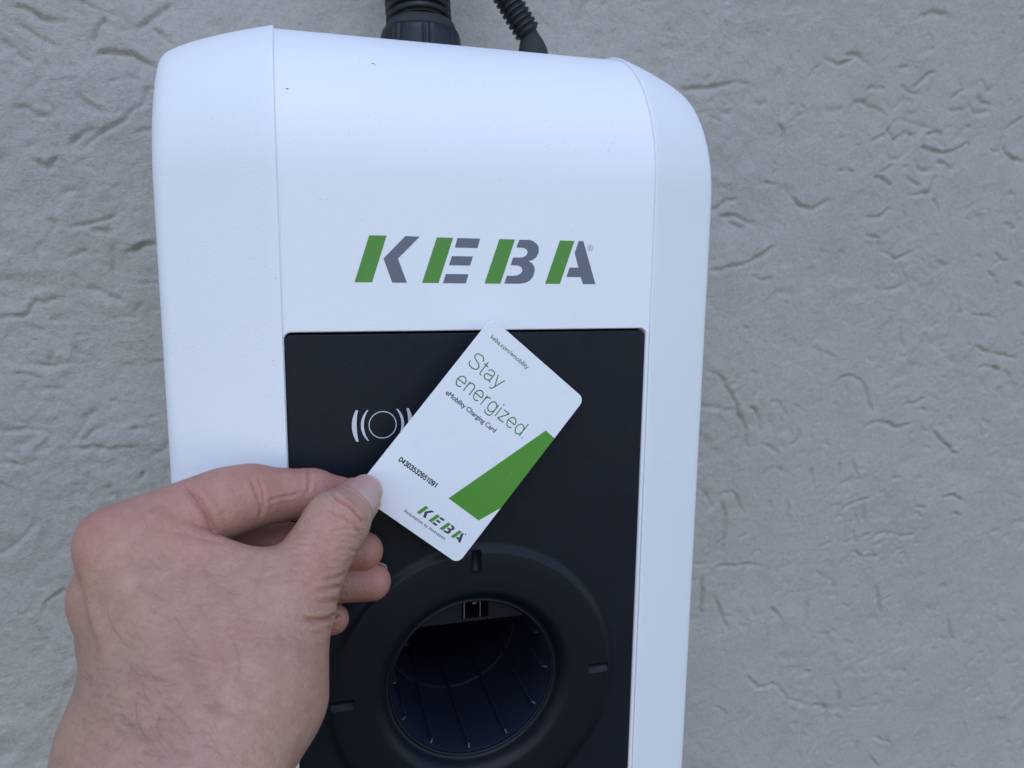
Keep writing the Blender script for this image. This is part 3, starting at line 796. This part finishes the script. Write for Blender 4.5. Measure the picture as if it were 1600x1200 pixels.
def slogan(txt, u0, u1, v0, cap):
    xcur, strokes = 0.0, []
    for c in txt:
        w, ss = GL[c]
        strokes += [np.asarray(s_, float)+[xcur, 0] for s_ in ss]
        xcur += w + 0.075
    lo = min(s_[:, 0].min() for s_ in strokes); hi = max(s_[:, 0].max() for s_ in strokes)
    k_ = (u1-u0)/(hi-lo)
    return [np.c_[u0+(s_[:, 0]-lo)*k_, v0+s_[:, 1]*cap] for s_ in strokes]
g = Mesh()
stroke_text(slogan("Stay", -23.0, -6.4, 22.55, 6.25), lambda x, z, l: on_card(x, z, 0.035+l), 0.45, g)
stroke_text(slogan("energized.", -22.45, 15.1, 13.5, 6.2), lambda x, z, l: on_card(x, z, 0.035+l), 0.45, g)
g.build("slogan", M_CTEXT, crd, False)
# serial number: wide bold figures at a fixed pitch
DG = {'0': [arcp(0.31, 0.5, 0.26, 0.45, 0, 360, 30)],
 '1': [ln((0.12, 0.74), (0.36, 0.95), (0.36, 0.03))],
 '2': [spl([(0.07, 0.70), (0.12, 0.88), (0.31, 0.95), (0.50, 0.87), (0.53, 0.68), (0.40, 0.46), (0.07, 0.05)]), ln((0.07, 0.05), (0.56, 0.05))],
 '3': [spl([(0.08, 0.78), (0.17, 0.92), (0.32, 0.95), (0.48, 0.88), (0.51, 0.72), (0.42, 0.57), (0.26, 0.52)]), spl([(0.26, 0.52), (0.46, 0.46), (0.55, 0.29), (0.47, 0.10), (0.30, 0.04), (0.13, 0.09), (0.06, 0.25)])],
 '4': [ln((0.45, 0.03), (0.45, 0.95)), ln((0.45, 0.95), (0.06, 0.30)), ln((0.06, 0.30), (0.58, 0.30))],
 '5': [ln((0.52, 0.94), (0.14, 0.94)), ln((0.14, 0.94), (0.10, 0.50)), spl([(0.10, 0.50), (0.22, 0.60), (0.38, 0.60), (0.53, 0.48), (0.55, 0.28), (0.44, 0.09), (0.27, 0.04), (0.11, 0.10), (0.06, 0.22)])],
 '6': [spl([(0.52, 0.80), (0.43, 0.93), (0.29, 0.95), (0.14, 0.84), (0.08, 0.60), (0.08, 0.35)]), arcp(0.32, 0.31, 0.24, 0.27, 0, 360, 26)],
 '9': [spl([(0.10, 0.20), (0.19, 0.07), (0.33, 0.05), (0.48, 0.16), (0.54, 0.40), (0.54, 0.65)]), arcp(0.30, 0.69, 0.24, 0.26, 0, 360, 26)],
 'D': [ln((0.10, 0.05), (0.10, 0.95)), spl([(0.10, 0.95), (0.30, 0.95), (0.48, 0.85), (0.56, 0.65), (0.56, 0.35), (0.48, 0.15), (0.30, 0.05), (0.10, 0.05)])]}
g = Mesh(); pt_ = (19.4-1.22)/13
sn = []
for i, c in enumerate("043D3532651D91"):
    sn += [np.c_[-20.8+i*pt_+s_[:, 0]*1.95, -23.5+s_[:, 1]*1.95] for s_ in DG[c]]
stroke_text(sn, lambda x, z, l: on_card(x, z, 0.035+l), 0.44, g)
g.build("serial_number", M_CBLACK, crd, False)

# ------------------------------------------------------------------ the hand (implicit surface -> one continuous mesh)
# joints are given as (image x, image y, distance) and turned into millimetres in the camera's axes
def J(px, py, z):
    return np.array([(px-800)/FPX*z, (py-600)/FPX*z, z], dtype=np.float64)
def to_world(P_):
    return np.asarray(P_) @ CAM_ROT + CAM_POS

def cone(p, a, b, r1, r2):
    ba = b-a; L2 = ba@ba
    pa = p-a
    h = np.clip(pa@ba/L2, 0, 1)
    q = pa-h[:, None]*ba
    return np.sqrt((q*q).sum(1)) - (r1+(r2-r1)*h)
def econe(p, a, b, side, ra, rb):
    """elliptic cone: ra=(half width along side, half thickness) at a, rb at b"""
    ba = b-a; L = np.linalg.norm(ba); d = ba/L
    s = side-(side@d)*d; s = s/np.linalg.norm(s); n = np.cross(d, s)
    pa = p-a; t = pa@d; h = np.clip(t/L, 0, 1)
    w = ra[0]+(rb[0]-ra[0])*h; th = ra[1]+(rb[1]-ra[1])*h
    x = pa@s; y = pa@n; z = t-h*L
    k = np.sqrt((x/w)**2+(y/th)**2+(z/th)**2)
    return (k-1)*np.minimum(w, th)
def ell(p, c, R, r):
    q = (p-c)@R.T/r
    k0 = np.sqrt((q*q).sum(1)); k1 = np.sqrt(((q/r)**2).sum(1))+1e-9
    return k0*(k0-1)/k1
def tri(p, a, b, c, ra, rb, rc):
    """rounded triangle slab with a thickness at each corner"""
    ab, ac = b-a, c-a
    n = np.cross(ab, ac); n /= np.linalg.norm(n)
    pa = p-a
    d00, d01, d11 = ab@ab, ab@ac, ac@ac
    d20, d21 = pa@ab, pa@ac
    den = d00*d11-d01*d01
    v = (d11*d20-d01*d21)/den; w = (d00*d21-d01*d20)/den; u = 1-v-w
    ins = (u >= 0)&(v >= 0)&(w >= 0)
    best = np.where(ins, np.abs(pa@n), 1e9); rad = np.where(ins, u*ra+v*rb+w*rc, 0)
    best = best-rad
    for s, e, rs, re in ((a, b, ra, rb), (b, c, rb, rc), (c, a, rc, ra)):
        best = np.minimum(best, cone(p, s, e, rs, re))
    return best
def smin(a, b, k):
    h = np.maximum(k-np.abs(a-b), 0)/k
    return np.minimum(a, b)-h*h*k*0.25

# --- joints
I_M, I_P, I_D, I_T = J(192, 856, 241), J(392, 775, 268), J(487, 772, 281), J(566, 783, 294)
M_M, M_P, M_D, M_T = J(176, 935, 248), J(365, 842, 283), J(475, 857, 292), J(568, 861, 297)
R_M, R_P, R_D, R_T = J(184, 990, 261), J(375, 905, 288), J(480, 910, 296), J(581, 909, 300)
L_M, L_P, L_D, L_T = J(200, 1040, 275), J(345, 975, 291), J(440, 972, 296), J(520, 967, 299)
T_C, T_M, T_I, T_T = J(425, 1085, 234), J(446, 945, 245), J(525, 818, 262), J(558, 782, 278)
W_I, W_L = J(355, 1165, 218), J(203, 1170, 228)          # radial and ulnar side of the wrist
F_E = J(70, 1900, 150)                                    # forearm, out of frame
side_hand = W_I-W_L

def bell(p, c, r): 
    d = p-c
    return np.exp(-(d*d).sum(1)/(r*r))

def finger(p, m, a, b, t, r):
    d = smin(cone(p, m, a, r[0], r[1]), cone(p, a, b, r[1]*1.0, r[2]), 3.0)
    d = smin(d, cone(p, b, t, r[2], r[3]), 3.0)
    # pulp bulges between the joints on the palm side are left to the cones' blend
    return d

def hand_sdf(p):
    # metacarpals / back of the hand
    d = cone(p, W_I, I_M, 16.0, 11.8)
    d = smin(d, cone(p, (W_I+W_L)/2, M_M, 15.5, 11.8), 15)
    d = smin(d, cone(p, (W_I+2*W_L)/3, R_M, 15.0, 11.0), 15)
    d = smin(d, cone(p, W_L, L_M, 16.0, 10.8), 15)
    d = smin(d, cone(p, J(168, 842, 241), J(176, 852, 241), 9.0, 9.0), 5)
    # forearm
    d = smin(d, econe(p, (W_I+W_L)/2*0.98, F_E, side_hand, (31.5, 21), (37, 31)), 16)
    # thumb metacarpal, thenar and first web
    th = cone(p, T_C, T_M, 17.5, 14.0)
    th = smin(th, cone(p, T_M, T_I, 13.4, 10.9), 8)
    th = smin(th, cone(p, T_I, T_T, 10.6, 8.6), 4)
    d = smin(d, th, 12)
    d = smin(d, tri(p, J(290, 872, 243), J(425, 918, 242), J(400, 1050, 226), 6.0, 7.0, 14.0), 9)
    d = smin(d, cone(p, J(235, 838, 243), J(410, 888, 246), 8.0, 3.6), 8)
    # fingers, hard against one another, blended only at their knuckles
    for (m_, a, b, t, r, kb) in ((I_M, I_P, I_D, I_T, (11.6, 10.9, 9.0, 7.4), 12), (M_M, M_P, M_D, M_T, (11.6, 10.2, 8.9, 7.7), 22),
                                 (R_M, R_P, R_D, R_T, (11.0, 9.8, 8.6, 7.6), 22), (L_M, L_P, L_D, L_T, (10.0, 8.6, 7.4, 6.3), 20)):
        f_ = finger(p, m_, a, b, t, r)
        if m_ is I_M:
            f_ = smin(f_, cone(p, J(236, 818, 248), J(345, 782, 262), 9.5, 10.6), 6)
        dist = np.sqrt(((p-m_)**2).sum(1))
        kk = 0.35 + 7.0*np.clip((kb-dist)/14+1, 0, 1)*(dist < kb+14)
        d = smin(d, f_, np.maximum(kk, 0.35))
    return d

def surface_nets(fun, lo, hi, h):
    ax = [np.arange(lo[k_], hi[k_]+h, h) for k_ in range(3)]
    nx_, ny_, nz_ = map(len, ax)
    B_ = 8
    nb = [-(-len(a)//B_) for a in ax]
    ext = [np.r_[a, a[-1]+h*np.arange(1, nb[k_]*B_-len(a)+1)] for k_, a in enumerate(ax)]
    cen_ = [e.reshape(-1, B_).mean(1) for e in ext]
    cb_ = np.stack(np.meshgrid(*cen_, indexing='ij'), -1).reshape(-1, 3)
    dc = fun(cb_)
    V = np.repeat(np.repeat(np.repeat(np.where(dc < 0, -9.0, 9.0).reshape(nb), B_, 0), B_, 1), B_, 2).astype(np.float32)
    loc_ = np.stack(np.meshgrid(*[np.arange(B_)]*3, indexing='ij'), -1).reshape(-1, 3)
    near = np.where(np.abs(dc) < B_*h*0.5*1.7321*1.35)[0]
    bi = np.stack(np.unravel_index(near, nb), 1)*B_
    for s0 in range(0, len(bi), 256):
        ii = (bi[s0:s0+256, None, :]+loc_[None]).reshape(-1, 3)
        pts = np.stack([ext[k_][ii[:, k_]] for k_ in range(3)], 1)
        V[ii[:, 0], ii[:, 1], ii[:, 2]] = fun(pts)
    V = V[:nx_, :ny_, :nz_]
    ins = V < 0
    acc = np.zeros((nx_-1, ny_-1, nz_-1, 3), np.float32); cnt = np.zeros((nx_-1, ny_-1, nz_-1), np.int32)
    sl_ = lambda o_, n_: slice(o_, n_-1+o_)
    for axis in range(3):
        o1 = [(a, b) for a in (0, 1) for b in (0, 1)]
        for a, b in o1:
            off0 = [0, 0, 0]; rest = [k_ for k_ in range(3) if k_ != axis]
            off0[rest[0]], off0[rest[1]] = a, b
            off1 = list(off0); off1[axis] = 1
            v0 = V[sl_(off0[0], nx_), sl_(off0[1], ny_), sl_(off0[2], nz_)]; v1 = V[sl_(off1[0], nx_), sl_(off1[1], ny_), sl_(off1[2], nz_)]
            mk = (v0 < 0) != (v1 < 0)
            t = np.where(mk, v0/(v0-v1+1e-12), 0)
            for c in range(3):
                acc[..., c] += np.where(mk, (t if c == axis else off0[c]), 0)
            cnt += mk
    act = cnt > 0
    ids = np.full(act.shape, -1, np.int64); ids[act] = np.arange(act.sum())
    cells = np.argwhere(act)
    verts = (cells + acc[act]/cnt[act][:, None])*h + np.array([ax[0][0], ax[1][0], ax[2][0]])
    faces = []
    for axis in range(3):
        u, v = [(1, 2), (2, 0), (0, 1)][axis]
        s0 = [slice(1, -1)]*3; s0[axis] = slice(0, -1); s1 = list(s0); s1[axis] = slice(1, None)
        full0 = [slice(None)]*3; full0[axis] = slice(0, -1); full1 = [slice(None)]*3; full1[axis] = slice(1, None)
        A = ins[tuple(full0)]; B = ins[tuple(full1)]
        for inside_first in (True, False):
            e = np.argwhere((A & ~B) if inside_first else (~A & B))
            if not len(e): continue
            ok = (e[:, u] > 0)&(e[:, v] > 0)&(e[:, u] < ids.shape[u])&(e[:, v] < ids.shape[v])
            e = e[ok]
            def g(du, dv):
                c = e.copy(); c[:, u] -= du; c[:, v] -= dv
                return ids[c[:, 0], c[:, 1], c[:, 2]]
            q = np.stack([g(1, 1), g(0, 1), g(0, 0), g(1, 0)], 1)
            faces.append(q if inside_first else q[:, ::-1])
    return verts, np.vstack(faces)

def subdivide(V, F):
    e = np.sort(np.vstack([F[:, [i, (i+1) % 4]] for i in range(4)]), 1)
    ue, inv = np.unique(e[:, 0]*len(V)+e[:, 1], return_inverse=True)
    em = (V[ue//len(V)]+V[ue % len(V)])/2
    n = len(F); eid = inv.reshape(4, n).T+len(V)
    fm = V[F].mean(1); fid = np.arange(n)+len(V)+len(em)
    out = np.vstack([np.stack([F[:, i], eid[:, i], fid, eid[:, (i+3) % 4]], 1) for i in range(4)])
    return np.vstack([V, em, fm]), out
def grad(fun, p, e=0.35):
    g = np.stack([fun(p+np.eye(3)[k_]*e)-fun(p-np.eye(3)[k_]*e) for k_ in range(3)], 1)/(2*e)
    return g
def project(fun, V, it=2):
    for _ in range(it):
        d = fun(V); g = grad(fun, V)
        V = V - (d/np.maximum((g*g).sum(1), 0.25))[:, None]*g
    return V

HV, HF = surface_nets(hand_sdf, (-185, 15, 120), (-38, 300, 312), 1.15)
HV = project(hand_sdf, HV, 1)
HV, HF = subdivide(HV, HF)
HV = project(hand_sdf, HV, 2)

# --- creases, wrinkles, tendons: cut into the surface where the eye finds them
bvh = BVHTree.FromPolygons(HV.tolist(), HF.tolist())
def ray_hit(px, py, z0=0):
    d = Vector(((px-800)/FPX, (py-600)/FPX, 1.0)).normalized()
    h = bvh.ray_cast(Vector((0, 0, 0)), d)
    return None if h[0] is None else np.array(h[0])
def on_skin(pts, n=4):
    pts = np.asarray(pts, float); o_ = []
    for a, b in zip(pts[:-1], pts[1:]):
        for s in np.linspace(0, 1, n, endpoint=False):
            h = ray_hit(*(a+(b-a)*s))
            if h is not None: o_.append(h)
    h = ray_hit(*pts[-1])
    if h is not None: o_.append(h)
    return np.array(o_)
def za(ox, oy, s, pts): return [(ox+x/s, oy+y/s) for x, y in pts]
CREASES = []          # (points, depth, width)
Zt = lambda *p_: za(420, 680, 6.0, p_)
Zh = lambda *p_: za(60, 680, 2.308, p_)
CREASES += [(Zt((600, 535), (650, 600), (720, 640), (780, 690), (830, 750), (880, 810), (905, 850)), 1.3, 0.60),
            (Zt((570, 690), (640, 740), (720, 780), (790, 830), (850, 910), (880, 960)), 1.0, 0.65),
            (Zt((560, 620), (620, 690), (700, 715), (800, 790), (870, 880)), 0.5, 0.6),
            (Zh((765, 150), (785, 200), (803, 260), (800, 305)), 0.9, 0.7), (Zh((795, 150), (812, 220), (815, 290)), 0.6, 0.6),
            (Zh((975, 118), (978, 160), (975, 205)), 0.85, 0.65), (Zh((820, 240), (880, 222), (940, 212)), 0.5, 0.5),
            (Zh((530, 175), (575, 228), (612, 288), (640, 360)), 1.5, 1.0),
            (Zh((520, 200), (560, 240), (590, 270)), 0.3, 1.0),
            (Zh((375, 330), (480, 345), (600, 372), (690, 395)), 0.35, 1.2), (Zh((400, 300), (500, 318), (600, 345)), -0.4, 2.2),
            (Zh((950, 660), (1000, 668), (1040, 664), (1070, 652), (1086, 640)), 1.6, 0.8), (Zh((960, 690), (1020, 690), (1075, 690)), 0.35, 1.0),
            (Zh((1000, 560), (1050, 556), (1092, 545)), 0.8, 0.8), (Zh((1010, 602), (1050, 606), (1085, 598)), 0.8, 0.8), (Zh((1030, 525), (1075, 515), (1105, 500)), 0.7, 0.7),
            (Zh((990, 635), (1040, 636), (1080, 622)), 0.3, 0.7), (Zh((1000, 760), (1075, 765)), 0.25, 1.2)]
rh = random.Random(8)
for i in range(46):                                        # fine cross wrinkles over the thumb
    t = i/45
    xr = 1180-110*t if t < 0.75 else 1098-20*(t-0.75)      # right edge of the thumb, left edge of the wrinkled zone
    xl = 930-20*t
    y0 = 345+390*t+rh.uniform(-4, 4)
    x = xl+rh.uniform(-40, 60)
    while x < xr-25:
        L = rh.uniform(45, 120)
        x1_ = min(x+L, xr)
        CREASES.append((Zh((x, y0+rh.uniform(-3, 3)), ((x+x1_)/2, y0-4+rh.uniform(-3, 3)), (x1_, y0+8*t+rh.uniform(-3, 4))), rh.uniform(0.10, 0.30), rh.uniform(0.40, 0.6)))
        x = x1_+rh.uniform(8, 40)
for i in range(170):                                       # skin lines over the back of the hand
    x0 = rh.uniform(170, 1000); y0 = rh.uniform(400, 1180); L = rh.uniform(30, 100); a = rh.gauss(0.1, 0.35)
    CREASES.append((Zh((x0, y0), (x0+L/2*math.cos(a), y0+L/2*math.sin(a)+4), (x0+L*math.cos(a), y0+L*math.sin(a))), rh.uniform(0.06, 0.18), rh.uniform(0.45, 0.9)))
for i in range(40):                                        # short lines along the index finger
    x0 = rh.uniform(560, 1000); y0 = rh.uniform(130, 300); L = rh.uniform(20, 60); a = rh.gauss(-0.2, 0.3) if i % 3 else rh.gauss(1.4, 0.2)
    CREASES.append((Zh((x0, y0), (x0+L*math.cos(a), y0+L*math.sin(a))), rh.uniform(0.05, 0.14), rh.uniform(0.4, 0.6)))
# veins and tendons (raised)
for pts_, dd, ww in (((Zh((260, 420), (330, 560), (420, 720), (540, 900), (640, 1100))), -1.1, 4.0), ((Zh((160, 460), (190, 620), (260, 820), (360, 1000))), -0.9, 3.2),
                     ((Zh((520, 560), (600, 690), (640, 820), (760, 960))), -0.55, 2.0), ((Zh((700, 560), (640, 690))), -0.45, 1.8), ((Zh((420, 1010), (560, 1000), (700, 1030), (850, 1000))), -0.5, 2.0),
                     ((Zh((860, 900), (800, 1000), (760, 1120))), -0.5, 3.0)):
    CREASES.append((pts_, dd, ww))
normals = grad(hand_sdf, HV); normals /= np.linalg.norm(normals, axis=1)[:, None]+1e-9
disp = np.zeros(len(HV)); flush = np.zeros(len(HV))
for pts_, dep, wid in CREASES:
    C_ = on_skin(pts_, 5)
    if len(C_) < 2: continue
    jump = np.linalg.norm(np.diff(C_, axis=0), axis=1)
    lo_ = C_.min(0)-wid*3; hi_ = C_.max(0)+wid*3
    sel = np.where(((HV > lo_)&(HV < hi_)).all(1))[0]
    if not len(sel): continue
    best = np.full(len(sel), 1e9); par = np.zeros(len(sel))
    n_ = len(C_)-1
    for i in range(n_):
        if jump[i] > 6: continue
        a, b = C_[i], C_[i+1]; ba = b-a
        h = np.clip((HV[sel]-a)@ba/(ba@ba+1e-9), 0, 1)
        dd = np.linalg.norm(HV[sel]-a-h[:, None]*ba, axis=1)
        mk = dd < best
        best = np.where(mk, dd, best); par = np.where(mk, (i+h)/n_, par)
    amp = np.clip(np.minimum(par, 1-par)*5+0.15, 0, 1)
    if dep > 0:
        disp[sel] -= dep*amp*np.exp(-(best/(0.75*wid))**1.25)
        disp[sel] += 0.30*dep*amp*np.exp(-((best-2.4*wid)/(1.4*wid))**2)
        flush[sel] = np.maximum(flush[sel], min(1.0, dep*0.6)*amp*np.exp(-(best/(1.6*wid))**2))
    else:
        disp[sel] -= dep*amp*np.exp(-(best/wid)**2)
def nail_rows(a, t, r, nrm, half_ang, v0, v1, lift=0.25):
    d = t-a; L = np.linalg.norm(d); d /= L
    n_ = nrm-(nrm@d)*d; n_ /= np.linalg.norm(n_); s = np.cross(d, n_)
    rows, al = [], []
    NU, NV = 21, 22
    for j in range(NV):
        v = j/(NV-1)
        row = []
        for i in range(NU):
            u = i/(NU-1)*2-1
            vv = v0+(v1-v0)*v
            # rounded cuticle and rounded free edge
            if v < 0.35: vv += (1-v/0.35)*(0.30*(u*u))*(v1-v0)*0.7
            if v > 0.6: vv -= (v-0.6)/0.4*(0.34*u**2)*(v1-v0)*0.75
            ang_ = u*half_ang*(1-0.10*max(0, v-0.55)/0.45)
            axis_p = a+d*(L*min(vv, 1.0))
            dirv = math.cos(ang_)*n_+math.sin(ang_)*s
            q = axis_p+dirv*0.2
            tt = 2.0
            for _ in range(25):
                sd_ = hand_sdf((axis_p+dirv*tt)[None])[0]
                tt -= sd_*0.8
                if abs(sd_) < 0.02: break
            tt = min(tt, r*1.25)
            if vv > 1.0: tt = tt + 0.0
            edge = abs(u)**4
            q = axis_p+dirv*(tt+lift*(1-edge)*(0.35+0.65*min(1, v*4))-0.28*edge-(0.25 if v == 0 else 0))+d*L*max(0, vv-1.0)
            row.append(q)
            al.append(v)
        rows.append(row)
    return np.array(rows), np.array(al), n_, d
NAILS = [nail_rows(T_I, T_T, 9.5, np.array([0.60, -0.60, -0.50]), 0.98, 0.42, 1.36),
         nail_rows(M_D, M_T, 8, np.array([0.15, -0.25, 1.0]), 0.95, 0.30, 1.24),
         nail_rows(R_D, R_T, 8, np.array([0.10, -0.45, 1.0]), 0.95, 0.30, 1.24),
         nail_rows(L_D, L_T, 6.6, np.array([0.10, -0.35, 1.0]), 0.95, 0.30, 1.20)]
for rows_, al_, n_, d_ in NAILS:                            # folds of skin round the nails
    R_n = rows_
    border = np.vstack([R_n[:16, 0][::-1], R_n[0], R_n[:16, -1]])
    sel = np.where(((HV > border.min(0)-4)&(HV < border.max(0)+4)).all(1))[0]
    if len(sel):
        D_ = np.linalg.norm(HV[sel][:, None]-border[None], axis=2).min(1)
        disp[sel] += 0.50*np.exp(-((D_-0.35)/0.75)**2)
        flush[sel] = np.maximum(flush[sel], 0.35*np.exp(-(D_/1.0)**2))
HV = HV + normals*disp[:, None]

# redness of fingers and knuckles, a real colour of the skin
red = np.zeros(len(HV))
for c, r, a in ((I_P, 22, .8), (I_D, 18, .9), (I_T, 18, .9), ((I_M+I_P)/2, 22, .8), (I_M+[-6, -6, -4], 14, .7), (M_M+[-8, 0, -6], 16, .5), (J(520, 900, 240), 16, .5), (J(470, 1000, 235), 20, .4),
                (M_T, 18, 1), (M_D, 18, 1), (R_T, 18, 1), (R_D, 18, 1), (L_T, 16, .9), (L_D, 16, .9), (T_I+[0, 0, -9], 9, .5), (J(330, 1010, 215), 14, .35), (M_P, 20, 1), (T_M+[0, 6, -10], 12, .5)):
    red = np.maximum(red, a*bell(HV, np.asarray(c), r))

red = np.clip(np.maximum(red, 0.9*flush), 0, 1)
k = Mat("skin", 0.50, 0.36)
at = k.n("ShaderNodeAttribute", attribute_name="redness")
c0 = k.mix(k.ramp(k.noise(70, 5, 0.62, 0.6), [(0.36, 0.0), (0.64, 1.0)]), (0.445, 0.266, 0.184), (0.390, 0.205, 0.144))
c0 = k.mix(k.ramp(k.noise(210, 4, 0.65), [(0.42, 0.0), (0.70, 0.6)]), c0, (0.505, 0.322, 0.230))
c0 = k.mix(k.ramp(k.noise(30, 3, 0.5), [(0.50, 0.0), (0.72, 0.45)]), c0, (0.425, 0.268, 0.205))
c0 = k.mix(k.ramp(k.noise(650, 3, 0.6), [(0.42, 0.0), (0.75, 0.40)]), c0, (0.360, 0.175, 0.125))
redf = k.n("ShaderNodeMath", operation='MULTIPLY'); k.l(at.outputs["Fac"], redf.inputs[0]); redf.inputs[1].default_value = 0.75
c0 = k.mix(redf.outputs[0], c0, (0.430, 0.155, 0.125))
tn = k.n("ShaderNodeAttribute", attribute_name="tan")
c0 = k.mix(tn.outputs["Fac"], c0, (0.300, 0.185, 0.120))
sp = k.ramp(k.noise(300, 1, 0.4), [(0.0, 0.0), (0.76, 0.0), (0.80, 0.55)])
c0 = k.mix(sp, c0, (0.28, 0.155, 0.105))
k.base(c0)
k.p.inputs["Subsurface Weight"].default_value = 0.12
k.p.inputs["Subsurface Radius"].default_value = (1.0, 0.35, 0.2)
k.p.inputs["Subsurface Scale"].default_value = 0.0022
vor = k.n("ShaderNodeTexVoronoi", Scale=620.0); vor.feature = 'DISTANCE_TO_EDGE'
wv = k.n("ShaderNodeMix", data_type='VECTOR'); wv.inputs[0].default_value = 0.004
nv = k.n("ShaderNodeTexNoise", Scale=260.0, Detail=2.0); k.l(k.co, nv.inputs["Vector"])
k.l(k.co, wv.inputs[4]); k.l(nv.outputs["Color"], wv.inputs[5]); k.l(wv.outputs[1], vor.inputs["Vector"])
b = k.bump(k.ramp(vor.outputs["Distance"], [(0.0, 0.0), (0.22, 1.0)]), 0.00011, 0.7)
b = k.bump(k.noise(480, 5, 0.62), 0.00020, 0.7, b)
M_SKIN = k.m

tan = np.maximum(0.8*bell(HV, J(120, 1100, 235), 30), 0.45*bell(HV, J(230, 1090, 222), 26))  # browner skin low on the wrist, with the hand's shading painted in too
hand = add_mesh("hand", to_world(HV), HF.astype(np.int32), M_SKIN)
att = hand.data.attributes.new("redness", 'FLOAT', 'POINT')
att.data.foreach_set("value", red.astype(np.float32))
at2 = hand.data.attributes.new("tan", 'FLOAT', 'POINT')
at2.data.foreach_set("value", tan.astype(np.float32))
tag(hand, "bare left hand with forearm, thumb and index finger pinching the white card", "hand")

# --- nails, laid on the finger ends
k = Mat("nail", 0.28, 0.5)
sepz = k.n("ShaderNodeAttribute", attribute_name="along")
k.base(k.mix(k.ramp(sepz.outputs["Fac"], [(0.0, 0.75), (0.18, 0.25), (0.90, 0.0), (0.97, 1.0)]), (0.46, 0.265, 0.230), (0.55, 0.43, 0.36)))
k.p.inputs["Subsurface Weight"].default_value = 0.15
k.p.inputs["Subsurface Scale"].default_value = 0.002
k.bump(k.noise(500, 2), 0.00002, 0.4)
M_NAIL = k.m
def nail(rows, al, n_, d, name):
    NU = 21
    g = Mesh().grid(np.array(rows), flip=False)
    # thickness at the free edge
    last = np.array(rows[-1]); under = last - n_*0.45 - d*0.25
    g.grid(np.array([last, under]))
    P_ = np.vstack(g.v); g.v = [to_world(P_)]
    o_ = g.build(name, M_NAIL, hand)
    at_ = o_.data.attributes.new("along", 'FLOAT', 'POINT')
    vals = np.r_[np.array(al), np.ones(2*NU)]
    at_.data.foreach_set("value", vals.astype(np.float32))
    return o_
for nm, nr in zip(("thumb_nail", "finger_nail", "finger_nail", "finger_nail"), NAILS):
    nail(*nr, nm)

# --- fine hairs on the back of the hand
mh = Mesh()
rr2 = random.Random(21)
def hair(px, py, ang_, L, curve, r):
    pts_ = []
    for i in range(9):
        h = ray_hit(px, py)
        if h is None: return
        lift_ = 0.15+1.6*math.sin(math.pi*min(1, i/8))*0.5
        n_ = np.array(bvh.find_nearest(Vector(h))[1])
        pts_.append(h+n_*lift_)
        px += L/8*math.cos(ang_); py += L/8*math.sin(ang_); ang_ += curve/8
    pts_ = to_world(np.array(pts_))
    rows = []
    tg = np.gradient(pts_, axis=0)
    for i, q in enumerate(pts_):
        d, u, v = frame(tg[i])
        rad = r*(1-0.75*i/8)
        rows.append([q+(u*math.cos(t)+v*math.sin(t))*rad for t in (0, 2.094, 4.189)])
    mh.grid(np.array(rows), closed_v=True)
for x0, y0, a, L, c in ((170, 958, 1.2, 80, -0.9), (205, 948, 0.7, 90, 0.5), (275, 965, 1.1, 90, -0.5), (350, 985, 0.8, 80, 1.0), (365, 1005, 1.2, 60, 0.6), (215, 985, 0.4, 70, .4), (180, 985, 0.9, 95, -.6)):
    hair(x0, y0, a, L, c, 0.04)
for i in range(230):
    x0 = rr2.gauss(180, 85); y0 = rr2.gauss(1095, 65)
    hair(x0, y0, rr2.gauss(0.75, 0.4), rr2.uniform(30, 75), rr2.gauss(0, 0.7), rr2.uniform(0.014, 0.030))
hr = mh.build("hand_hair", plain("hair_brown", (0.12, 0.075, 0.05), 0.5), hand)
hr["kind"] = "stuff"
